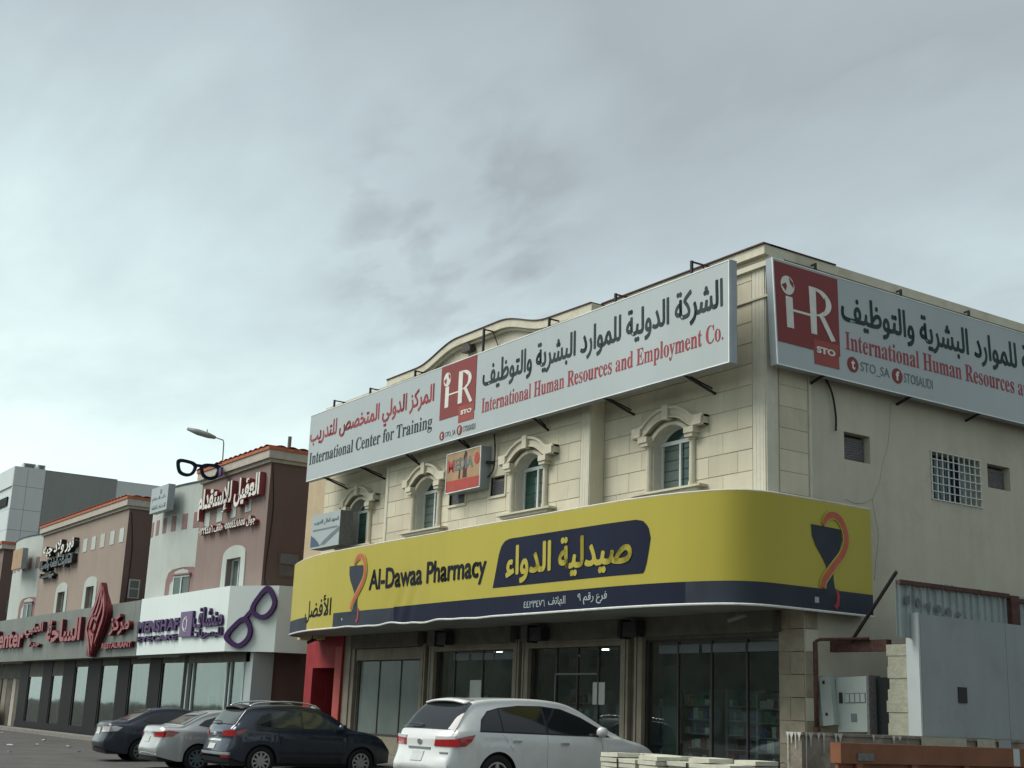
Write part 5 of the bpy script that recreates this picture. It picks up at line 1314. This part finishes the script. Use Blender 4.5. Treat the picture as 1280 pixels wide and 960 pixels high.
# ================================================================== OPPOSITE SIDE OF THE STREET (seen only in reflections)
ob = thing('opposite_building', 'beige two storey row across the street, reflected in the shop windows', 'building')
MB().box(-190, 60, -64, -54, 0, 11.5).build('wall', 'oppo', ob)
for i in range(40): MB().box(-188+i*6, -184+i*6, -54, -53.8, .3, 3.2).build('shop_opening', 'interior' if i % 3 else 'white2', ob)
for i in range(40): MB().box(-187+i*6, -185.2+i*6, -54, -53.9, 7.6, 9.2).build('window', 'greyglass', ob)
for i in range(40): MB().box(-187+i*6, -185.2+i*6, -54, -53.9, 4.3, 5.8).build('window', 'greyglass', ob)

# ================================================================== CARS
def car_builder(spec):
    L, W = spec['L'], spec['W']; sill = spec.get('sill', .26)
    prof = spec['prof']; ps = []
    for (a, b) in zip(prof, prof[1:]): ps.append((a, b))
    def zt(l):
        if l <= prof[0][0]: return prof[0][1]
        for i in range(len(prof)-1):
            if l <= prof[i+1][0]:
                p0, p1, p2, p3 = prof[max(i-1, 0)], prof[i], prof[i+1], prof[min(i+2, len(prof)-1)]
                h = p2[0]-p1[0]; t = (l-p1[0])/h
                m1 = (p2[1]-p0[1])/(p2[0]-p0[0]) if p2[0] != p0[0] else 0; m2 = (p3[1]-p1[1])/(p3[0]-p1[0]) if p3[0] != p1[0] else 0
                s_ = (p2[1]-p1[1])/h
                if m1*s_ <= 0: m1 = 0
                if m2*s_ <= 0: m2 = 0
                lim = 2.5*abs(s_); m1 = max(-lim, min(lim, m1)); m2 = max(-lim, min(lim, m2))
                return (2*t**3-3*t*t+1)*p1[1] + (t**3-2*t*t+t)*h*m1 + (-2*t**3+3*t*t)*p2[1] + (t**3-t*t)*h*m2
        return prof[-1][1]
    belt = spec['belt']; zroof = max(p[1] for p in prof); zbelt = lambda l: belt[0] + (belt[1]-belt[0])*l/L
    wl = [spec['ro'], spec['ro']+spec['wb']]; wr = spec['wr']; arch = wr + .055
    def hw(l):
        r = .75; k = 1.0
        if l < r: k = 1 - .13*((r-l)/r)**2.6
        if l > L-1.0: k = 1 - .24*((l-(L-1.0))/1.0)**2.6
        return W/2*k
    def zbot(l):
        z = sill + (.10*max(0, (.5-l)/.5)) + .04*max(0, (l-L+.5)/.5)
        for c in wl:
            d = abs(l-c)
            if d < arch: z = max(z, wr*.98 + math.sqrt(max(0, arch*arch-d*d)))
        return z
    def section(l):                       # list of (x, z) from bottom up to the centre line
        w_ = hw(l); zb_ = zbot(l); top = zt(l); ZBt = min(zbelt(l), top-.06)
        g = max(0., min(1., (top - zbelt(l)) / (zroof - zbelt(L*.5)))); 
        wroof = w_*(.93 - spec.get('tumble', .20)*g)
        zb_ = min(zb_, ZBt-.10)
        def side(z):
            q = (z - sill)/(belt[0]-sill)
            return w_*(.955 + .045*math.sin(max(0, min(1, q*1.05))*math.pi*.62)/1.0) if q < 1 else w_*.97
        P = []
        for k in range(9):
            z = zb_ + (ZBt-zb_)*k/8; x = side(z) - (.012 if k == 8 else 0)
            for c in wl:
                if abs(l-c) < arch+.09 and z < wr+arch+.12: x += .012
            P.append((x, z))
        n = 7; zr = top - min(.085, (top-ZBt)*.55); x0 = P[-1][0]
        for k in range(1, n+1):
            t = k/n; P.append((x0 + (wroof-x0)*t - .02*math.sin(t*math.pi)*(-1)*g, ZBt + (zr-ZBt)*t))
        for k in range(1, 7):
            a = k/6*math.pi/2; P.append((wroof - wroof*.13*(1-math.cos(a)), zr + (top-zr)*math.sin(a)*.92))
        x1, z1 = P[-1]
        for k in range(1, 6):
            t = k/5; P.append((x1*(1-t), z1 + (top-z1)*(1-(1-t)**2)))
        return P
    return dict(L=L, W=W, zt=zt, sec=section, hw=hw, zbot=zbot, wl=wl, wr=wr, spec=spec, zbelt=zbelt)
def rear_y(cb, x, z):
    s = cb['spec']; w_ = cb['W']/2; k = abs(x)/w_
    b = s.get('bump', .10); r = 0
    r += .16*k**3.2
    r -= b*math.exp(-((z-.50)/.20)**2)
    return r
def make_car(name, label, spec, paint, loc, heading, group=None):
    cb = car_builder(spec); L = cb['L']; t = thing(name, label, 'car', group, loc, heading)
    # car frame: +X forward (length), +Y left ; origin at rear axle centre on the ground
    ro = spec['ro']; NL = 110
    ls = [L*(i/NL) for i in range(NL+1)]
    for c in cb['wl']:
        for k in range(-10, 11): ls.append(c + (cb['wr']+.056)*math.sin(k*math.pi/20))
    ls = sorted(set(round(x, 4) for x in ls)); lsf = [ls[0]]
    for x in ls[1:]:
        if x - lsf[-1] > .008: lsf.append(x)
    ls = lsf
    def endwarp(l, x, z):
        if l < .45:
            f = (1 - l/.45)**2; return l + f*rear_y(cb, x, z)
        return l
    secs = [cb['sec'](l) for l in ls]; n = len(secs[0])
    b = MB(); b.sm = True
    for l, S in zip(ls, secs):
        row = [(x, z) for x, z in S] + [(-x, z) for x, z in reversed(S[:-1])]
        for x, z in row: b.v.append((endwarp(l, x, z) - ro, x, z))
    m = 2*n - 1
    for i in range(len(ls)-1):
        for j in range(m-1): b.f.append((i*m+j, (i+1)*m+j, (i+1)*m+j+1, i*m+j+1))
    # end caps
    for (i, sg) in ((0, 1), (len(ls)-1, -1)):
        S = secs[i]; rings = 16; base = len(b.v)
        zc = .62
        for r in range(1, rings+1):
            k = 1 - r/rings
            for j in range(m):
                x, z = (S[j] if j < n else (-S[2*n-2-j][0], S[2*n-2-j][1]))
                xx = x*k; zz = z if False else zc + (z-zc)*k
                l = ls[i]
                yy = (rear_y(cb, xx, zz) if sg == 1 else l - (-.05)*(1-k*k)*1.2)
                b.v.append(((yy if sg == 1 else yy) - ro, xx, zz))
        for r in range(rings):
            for j in range(m):
                j2 = (j+1) % m
                a0 = (i*m+j) if r == 0 else base+(r-1)*m+j; a1 = (i*m+j2) if r == 0 else base+(r-1)*m+j2
                b.f.append((a0, a1, base+r*m+j2, base+r*m+j))
    body = b.build('body', paint, t)
    try: body.data.set_sharp_from_angle(angle=RAD(50))
    except Exception: pass
    # interior mass so that nothing shows through the arches
    q = MB(); q.box(.1-ro, L-.35-ro, -cb['W']/2+.16, cb['W']/2-.16, .22, .80); q.build('underbody', 'plastic', t)
    # patches on the side surface: polygon in (l, z)
    def side_x(l, z):
        S = cb['sec'](l)
        for (x0, z0), (x1, z1) in zip(S, S[1:]):
            if z0 <= z <= z1 + 1e-9 and z1 > z0: return x0 + (x1-x0)*(z-z0)/(z1-z0)
        return S[0][0] if z < S[0][1] else 0.0
    def inpoly(P, u, v):
        c = False; k = len(P); j = k-1
        for i in range(k):
            if ((P[i][1] > v) != (P[j][1] > v)) and (u < (P[j][0]-P[i][0])*(v-P[i][1])/(P[j][1]-P[i][1]) + P[i][0]): c = not c
            j = i
        return c
    def side_patch(nm, P, m, off=.006, side=-1, par=t, thick=.01):
        # triangulate by vertical slicing
        us = sorted(set([p[0] for p in P])); u0, u1 = us[0], us[-1]; NN = max(6, int((u1-u0)/.05)); uu = sorted(set([u0+(u1-u0)*i/NN for i in range(NN+1)] + us))
        q = MB(); q.sm = True; NV = 8; prev = None
        for u in uu:
            uq = min(max(u, u0+1e-4), u1-1e-4); zs = []
            for (a, b_) in zip(P, P[1:]+P[:1]):
                if (a[0]-uq)*(b_[0]-uq) <= 0 and a[0] != b_[0]: zs.append(a[1] + (b_[1]-a[1])*(uq-a[0])/(b_[0]-a[0]))
            if len(zs) < 2: continue
            z0, z1 = min(zs), max(zs); st = len(q.v)
            for k in range(NV+1):
                z = z0 + (z1-z0)*k/NV; x = side_x(u, z)
                q.v.append((endwarp(u, x, z)-ro, side*(x+off), z))
            if prev is not None:
                for k in range(NV): q.f.append((prev+k, st+k, st+k+1, prev+k+1))
            prev = st
        return q.build(nm, m, par)
    def top_patch(nm, l0, l1, f0, f1, m, off=.006, bow=0.0, lift=0):
        # region on the upper surface between lengths l0..l1, half width fractions at both ends
        q = MB(); q.sm = True; NU, NV = 10, 14
        for i in range(NU+1):
            for j in range(NV+1):
                s_ = -1 + 2*j/NV; l = l0 + (l1-l0)*i/NU
                S = cb['sec'](l); xm = max(p[0] for p in S[16:]) ; f = f0 + (f1-f0)*i/NU; x = abs(s_)*S[15][0]*f
                z = None
                T_ = S[15:]
                for (xa, za), (xb, zb_) in zip(T_, T_[1:]):
                    if xb <= x <= xa: z = za + (zb_-za)*((xa-x)/(xa-xb) if xa != xb else 0); break
                if z is None: z = T_[0][1]
                q.v.append((endwarp(l, x, z) - ro - off*.7, (1 if s_ > 0 else -1)*x, z + off + lift))
        for i in range(NU):
            for j in range(NV): a = i*(NV+1)+j; q.f.append((a, a+NV+1, a+NV+2, a+1))
        return q.build(nm, m, t)
    def rear_patch(nm, P, m, off=.014):
        us = sorted(set(p[0] for p in P)); u0, u1 = us[0], us[-1]; NN = max(3, int((u1-u0)/.04)); uu = sorted(set([round(u0+(u1-u0)*i/NN, 5) for i in range(NN+1)] + us))
        q = MB(); NV = 3; prev = None
        for u in uu:
            uq = min(max(u, u0+1e-4), u1-1e-4); zs = []
            for (a, b_) in zip(P, P[1:]+P[:1]):
                if (a[0]-uq)*(b_[0]-uq) <= 0 and a[0] != b_[0]: zs.append(a[1] + (b_[1]-a[1])*(uq-a[0])/(b_[0]-a[0]))
            if len(zs) < 2: continue
            z0, z1 = min(zs), max(zs); st = len(q.v); ring = [(z0, .03)] + [(z0+(z1-z0)*k/NV, -off) for k in range(NV+1)] + [(z1, .03)]
            for z, o_ in ring: q.v.append((rear_y(cb, u, z) - ro + o_, u, z))
            n_ = len(ring)
            if prev is not None:
                for k in range(n_-1): q.f.append((prev+k, prev+k+1, st+k+1, st+k))
            else: q.f.append(tuple(range(st, st+n_)))
            prev = st
        q.f.append(tuple(range(prev, prev+NV+3))[::-1])
        return q.build(nm, m, t)
    for sd_ in (-1, 1):
        if spec.get('trimline'): side_patch('window_trim', spec['trimline'], 'plastic', side=sd_, off=.004)
        for P, m in spec['side_windows']: side_patch('side_window', P, m, side=sd_, off=.009)
        for nm, P, m in spec.get('side_bits', []): side_patch(nm, P, m, side=sd_, off=.012)
        for P in spec.get('doors', []):
            side_patch('door_gap', P, 'rimdark', side=sd_, off=.0025)
        for (l, z) in spec.get('handles', []):
            x = side_x(l, z); q = MB(); q.box(l-ro-.09, l-ro+.09, sd_*(x+.008)-.008 - (0 if sd_ > 0 else .02), sd_*(x+.008)+.008 + (.02 if sd_ > 0 else 0), z-.018, z+.018); q.build('door_handle', spec.get('handle_mat', 'chrome'), t)
        l, z = spec['mirror']; x = side_x(l, z); q = MB(); q.sm = True
        c0 = Vector((l-ro, sd_*(x+.13), z+.07)); q.tube([tuple(c0+Vector((-.09, 0, 0))), tuple(c0+Vector((-.04, 0, 0))), tuple(c0+Vector((.06, 0, 0))), tuple(c0+Vector((.11, 0, 0)))], [.06, .095, .085, .03], 10); q.tube([(l-ro, sd_*(x-.01), z+.02), (l-ro, sd_*(x+.09), z+.05)], .025, 6); q.build('wing_mirror', spec.get('mirror_mat', paint), t)
        for wi, c in enumerate(cb['wl']):
            yb = sd_*(cb['hw'](c) - .115); wn__ = MB(); wn__.sm = True; R_ = cb['wr']; NR = 28
            prof_ = [(.0, R_*.66, -.09), (.0, R_*.93, -.10), (.0, R_, -.07), (.0, R_, .07), (.0, R_*.95, .10), (.0, R_*.70, .105), (.0, R_*.66, .08)]
            for (_, r, w__) in prof_:
                for k in range(NR): a = 2*math.pi*k/NR; wn__.v.append((c-ro+r*math.cos(a), yb + sd_*w__, R_ + r*math.sin(a)))
            for i in range(len(prof_)-1):
                for k in range(NR): wn__.f.append((i*NR+k, i*NR+(k+1) % NR, (i+1)*NR+(k+1) % NR, (i+1)*NR+k))
            wo = wn__.build('wheel', 'tyre', t)
            rm = MB(); rr = R_*.67
            ringo = [(c-ro+rr*math.cos(2*math.pi*k/24), R_+rr*math.sin(2*math.pi*k/24)) for k in range(25)]; ringi = [(c-ro+rr*.88*math.cos(2*math.pi*k/24), R_+rr*.88*math.sin(2*math.pi*k/24)) for k in range(25)]
            WFm = lambda u, v, d: (u, yb + sd_*(.06+d), v)
            rm.band(WFm, ringo, ringi, 0, .03); ns = spec.get('spokes', 7)
            for k in range(ns):
                a = 2*math.pi*k/ns + .3; wd_ = .030 if ns > 6 else .045; ca, sa = math.cos(a), math.sin(a); r0_, r1_ = rr*.12, rr*.92
                rm.prism(WFm, [(c-ro+ca*r0_-sa*wd_, R_+sa*r0_+ca*wd_), (c-ro+ca*r1_-sa*wd_*.7, R_+sa*r1_+ca*wd_*.7), (c-ro+ca*r1_+sa*wd_*.7, R_+sa*r1_-ca*wd_*.7), (c-ro+ca*r0_+sa*wd_, R_+sa*r0_-ca*wd_)], .0+.0005*k, .022+.0005*k)
            rm.prism(WFm, [(c-ro+rr*.2*math.cos(k*math.pi/5), R_+rr*.2*math.sin(k*math.pi/5)) for k in range(10)], 0, .03); rm.build('rim', spec.get('rim_mat', 'rim'), wo)
            bk = MB(); bk.prism(WFm, ringo[:-1], -.03, -.02); bk.build('hub_back', 'rimdark', wo)
    for nm, l0, l1, f0, f1, m, off in spec['top_patches']: top_patch(nm, l0, l1, f0, f1, m, off)
    for nm, P, m in spec['rear']: rear_patch(nm, P, m)
    for nm, pts, r, m in spec.get('tubes', []):
        for sd_ in (-1, 1):
            P = []
            for (l, fx, dz) in pts:
                S = cb['sec'](l); P.append((l-ro, sd_*S[15][0]*fx, S[-6][1]+dz))
            q = MB(); q.sm = True; q.tube(smooth(P, 4), r, 6); q.build(nm, m, t)
    if spec.get('spoiler'):
        l, z, wd, dp = spec['spoiler']; q = MB(); q.sm = True
        P = [(l-dp, -wd*.92, z-.02), (l-dp-.03, -wd*.5, z+.02), (l-dp-.04, 0, z+.03), (l-dp-.03, wd*.5, z+.02), (l-dp, wd*.92, z-.02)]
        P = smooth(P, 4); k = len(P)
        for (ox, oz) in ((0, 0), (0, .035), (dp+.12, .075), (dp+.12, .0)):
            for p in P: q.v.append((p[0]+ox-ro, p[1]*(1 if ox == 0 else .97), p[2]+oz))
        for a in range(4):
            for i in range(k-1): q.f.append((a*k+i, a*k+i+1, ((a+1) % 4)*k+i+1, ((a+1) % 4)*k+i))
        q.f += [(0, k, 2*k, 3*k), (k-1, 4*k-1, 3*k-1, 2*k-1)]
        q.build('spoiler', spec.get('spoiler_mat', paint), t)
    if spec.get('wiper'):
        (l, x0, x1) = spec['wiper']; z = cb['zt'](l); q = MB(); q.tube([(l-ro-.03, x0, z+.02), (l-ro-.06, (x0+x1)/2, z+.03), (l-ro-.05, x1, z+.025)], .012, 5); q.build('wiper', 'plastic', t)
    return t
def sym(P): return P
SUVW = dict(L=5.10, W=1.94, ro=1.02, wb=2.875, wr=.375, sill=.30, belt=(1.12, 1.06), tumble=.24,
  prof=[(0, .98), (.04, 1.06), (.12, 1.15), (.36, 1.42), (.56, 1.60), (.70, 1.655), (1.2, 1.71), (1.9, 1.735), (2.6, 1.70), (3.0, 1.60), (3.5, 1.36), (3.95, 1.13), (4.1, 1.08), (4.55, .99), (4.9, .86), (5.10, .66)],
  side_windows=[([(.62, 1.14), (.70, 1.32), (.86, 1.46), (1.10, 1.52), (1.10, 1.14)], 'carglass'), ([(1.13, 1.14), (1.13, 1.525), (1.6, 1.58), (2.1, 1.59), (2.1, 1.13)], 'carglass'), ([(2.16, 1.13), (2.16, 1.59), (2.6, 1.555), (3.05, 1.42), (3.45, 1.24), (3.62, 1.12)], 'carglass')],
  trimline=[(.60, 1.12), (.68, 1.33), (.86, 1.48), (1.13, 1.545), (1.6, 1.60), (2.13, 1.61), (2.6, 1.575), (3.05, 1.44), (3.45, 1.26), (3.66, 1.10)],
  side_bits=[('tail_light', [(.005, .86), (.005, .985), (.20, 1.02), (.50, 1.07), (.42, .95), (.30, .87)], 'taillight')],
  doors=[[(1.095, 1.1), (1.10, 1.1), (1.35, .80), (1.345, .80)], [(2.12, 1.10), (2.125, 1.10), (2.145, .45), (2.14, .45)], [(3.42, 1.08), (3.425, 1.08), (3.47, .5), (3.465, .5)], [(.60, 1.125), (3.7, 1.095), (3.7, 1.09), (.60, 1.12)]],
  handles=[(1.42, .98), (2.52, .96)], mirror=(3.35, 1.12), mirror_mat='carwhite', rim_mat='rim', spokes=5,
  top_patches=[('rear_window', .11, .60, 1.0, .97, 'carglass', .012), ('windscreen', 3.0, 3.92, .9, .95, 'carglass', .008)],
  rear=[('tail_light', [(.44, .86), (.965, .86), (.965, .99), (.46, .97)], 'taillight'), ('tail_light', [(-.44, .86), (-.965, .86), (-.965, .99), (-.46, .97)], 'taillight'), ('lamp_clear', [(-.46, .965), (-.46, 1.02), (-.90, 1.035), (-.90, .985)], 'tailclear'), ('lamp_clear', [(.46, .965), (.46, 1.02), (.90, 1.035), (.90, .985)], 'tailclear'),
        ('chrome_strip', [(-.34, .80), (.34, .80), (.34, .835), (-.34, .835)], 'signgreyprint'), ('number_plate', [(-.17, .60), (.17, .60), (.17, .77), (-.17, .77)], 'plate'), ('lower_bumper', [(-.8, .32), (.8, .32), (.8, .40), (-.8, .40)], 'plastic'), ('badge', [(-.07, .90), (0, .87), (.07, .90), (.07, .95), (0, .97), (-.07, .95)], 'chrome'), ('badge_letters', [(-.78, .74), (-.60, .74), (-.60, .765), (-.78, .765)], 'signgreyprint')],
  spoiler=(.62, 1.60, .66, .12), wiper=(.16, .1, .5))
make_car('white_suv', 'white family SUV with dark tinted windows parked in front of the pharmacy', SUVW, 'carwhite', (-20.97, 13.17, .20), RAD(94))
SUVD = dict(L=4.27, W=1.78, ro=.82, wb=2.59, wr=.335, sill=.30, belt=(1.07, 1.00), tumble=.22,
  prof=[(0, .98), (.05, 1.07), (.14, 1.15), (.34, 1.38), (.46, 1.50), (.62, 1.555), (1.1, 1.61), (1.7, 1.63), (2.2, 1.58), (2.6, 1.44), (3.05, 1.17), (3.2, 1.10), (3.6, 1.04), (4.0, .92), (4.27, .68)],
  side_windows=[([(.62, 1.15), (.80, 1.36), (1.02, 1.42), (1.02, 1.12)], 'carglass'), ([(1.06, 1.10), (1.06, 1.43), (1.4, 1.48), (1.78, 1.49), (1.78, 1.09)], 'cargrey'), ([(1.84, 1.09), (1.84, 1.49), (2.2, 1.45), (2.6, 1.27), (2.9, 1.10)], 'cargrey')],
  side_bits=[('tail_light', [(.04, .90), (.03, .97), (.28, 1.03), (.44, 1.05), (.30, .95)], 'taillight'), ('door_trim', [(1.25, .50), (2.95, .50), (2.95, .56), (1.25, .56)], 'plastic'), ('sill_trim', [(1.3, .30), (2.9, .30), (2.9, .44), (1.3, .44)], 'plastic')],
  doors=[[(1.03, 1.1), (1.035, 1.1), (1.2, .75), (1.195, .75)], [(1.81, 1.08), (1.815, 1.08), (1.83, .45), (1.825, .45)], [(2.88, 1.0), (2.885, 1.0), (2.92, .5), (2.915, .5)]],
  handles=[(1.25, .93), (2.05, .91)], handle_mat='carnavy', mirror=(2.80, 1.06), mirror_mat='carnavy', spokes=10,
  top_patches=[('rear_window', .13, .44, .95, .90, 'cargrey', .012), ('windscreen', 2.25, 3.05, .9, .95, 'cargrey', .008)],
  rear=[('tail_light', [(.40, .88), (.86, .88), (.86, 1.02), (.46, 1.0)], 'taillight'), ('tail_light', [(-.40, .88), (-.86, .88), (-.86, 1.02), (-.46, 1.0)], 'taillight'), ('chrome_strip', [(-.42, .76), (.42, .76), (.42, .805), (-.42, .805)], 'chrome'),
        ('number_plate', [(-.19, .58), (.19, .58), (.19, .70), (-.19, .70)], 'plate'), ('bumper_trim', [(-.84, .46), (.84, .46), (.84, .52), (-.84, .52)], 'signedge'), ('reflector', [(-.82, .40), (-.56, .40), (-.56, .46), (-.82, .46)], 'taillight'), ('reflector', [(.56, .40), (.82, .40), (.82, .46), (.56, .46)], 'taillight'), ('lower_bumper', [(-.8, .30), (.8, .30), (.8, .40), (-.8, .40)], 'plastic'), ('badge', [(-.09, .89), (0, .87), (.09, .89), (.09, .94), (0, .96), (-.09, .94)], 'chrome')],
  tubes=[('roof_rail', [(.55, .90, .03), (.75, .92, .075), (1.5, .93, .075), (2.1, .93, .06), (2.35, .95, .01)], .020, 'chrome')],
  spoiler=(.50, 1.50, .60, .12), spoiler_mat='plastic', wiper=(.17, .05, .45))
make_car('dark_suv', 'dark navy compact SUV with roof rails parked nose in beside the silver sedan', SUVD, 'carnavy', (-30.40, 12.95, .04), RAD(89.5))
SED = dict(L=4.44, W=1.70, ro=1.0, wb=2.60, wr=.315, sill=.24, belt=(.98, .90), tumble=.24,
  prof=[(0, .93), (.05, 1.02), (.2, 1.06), (.50, 1.075), (.72, 1.16), (1.05, 1.33), (1.35, 1.43), (1.8, 1.475), (2.2, 1.46), (2.6, 1.34), (3.0, 1.12), (3.3, .98), (3.7, .90), (4.1, .80), (4.44, .60)],
  side_windows=[([(.98, 1.10), (1.16, 1.22), (1.45, 1.31), (1.45, 1.03)], 'carglass'), ([(1.49, 1.03), (1.49, 1.315), (1.8, 1.35), (2.12, 1.345), (2.12, 1.0)], 'carglass'), ([(2.17, 1.0), (2.17, 1.34), (2.5, 1.27), (2.95, 1.06), (3.05, .99)], 'carglass')],
  side_bits=[('tail_light', [(.02, .80), (.02, .93), (.22, .96), (.50, .93), (.34, .82)], 'taillight')],
  doors=[[(1.44, 1.0), (1.445, 1.0), (1.55, .7), (1.545, .7)], [(2.15, .98), (2.155, .98), (2.17, .4), (2.165, .4)]],
  handles=[(1.62, .90), (2.35, .88)], handle_mat='carsilver', mirror=(2.92, .98), mirror_mat='carsilver', rim_mat='signgreyprint', spokes=9,
  top_patches=[('rear_window', .62, 1.28, .95, .90, 'cargrey', .010), ('windscreen', 2.45, 3.2, .9, .95, 'carglass', .008)],
  rear=[('tail_light', [(.42, .80), (.80, .80), (.82, .93), (.46, .91)], 'taillight'), ('tail_light', [(-.42, .80), (-.80, .80), (-.82, .93), (-.46, .91)], 'taillight'), ('chrome_strip', [(-.44, .885), (.44, .885), (.44, .92), (-.44, .92)], 'chrome'),
        ('number_plate', [(-.20, .68), (.20, .68), (.20, .80), (-.20, .80)], 'plate'), ('bumper_insert', [(-.7, .26), (.7, .26), (.7, .34), (-.7, .34)], 'plastic'), ('bumper_lip', [(-.72, .35), (.72, .35), (.72, .39), (-.72, .39)], 'chrome')])
make_car('silver_sedan', 'silver sedan parked nose in between the dark navy SUV and the dark blue sedan', SED, 'carsilver', (-32.75, 12.35, .0), RAD(88))
SED2 = dict(SED); SED2.update(W=1.74, handle_mat='carblue', mirror_mat='carblue',
  side_bits=[('lamp_clear', [(.02, .80), (.02, .93), (.22, .96), (.44, .92), (.30, .82)], 'tailclear')],
  rear=[('lamp_clear', [(.42, .78), (.80, .80), (.82, .93), (.44, .93)], 'tailclear'), ('lamp_clear', [(-.42, .78), (-.80, .80), (-.82, .93), (-.44, .93)], 'tailclear'), ('number_plate', [(-.22, .72), (.22, .72), (.22, .90), (-.22, .90)], 'plate'), ('chrome_strip', [(-.42, .94), (.42, .94), (.42, .97), (-.42, .97)], 'chrome'), ('bumper_insert', [(-.75, .26), (.75, .26), (.75, .36), (-.75, .36)], 'plastic')])
make_car('dark_sedan', 'dark blue sedan with clear rear lamps, leftmost of the parked cars', SED2, 'carblue', (-37.0, 12.45, .0), RAD(84))
print('objects', len(bpy.data.objects))
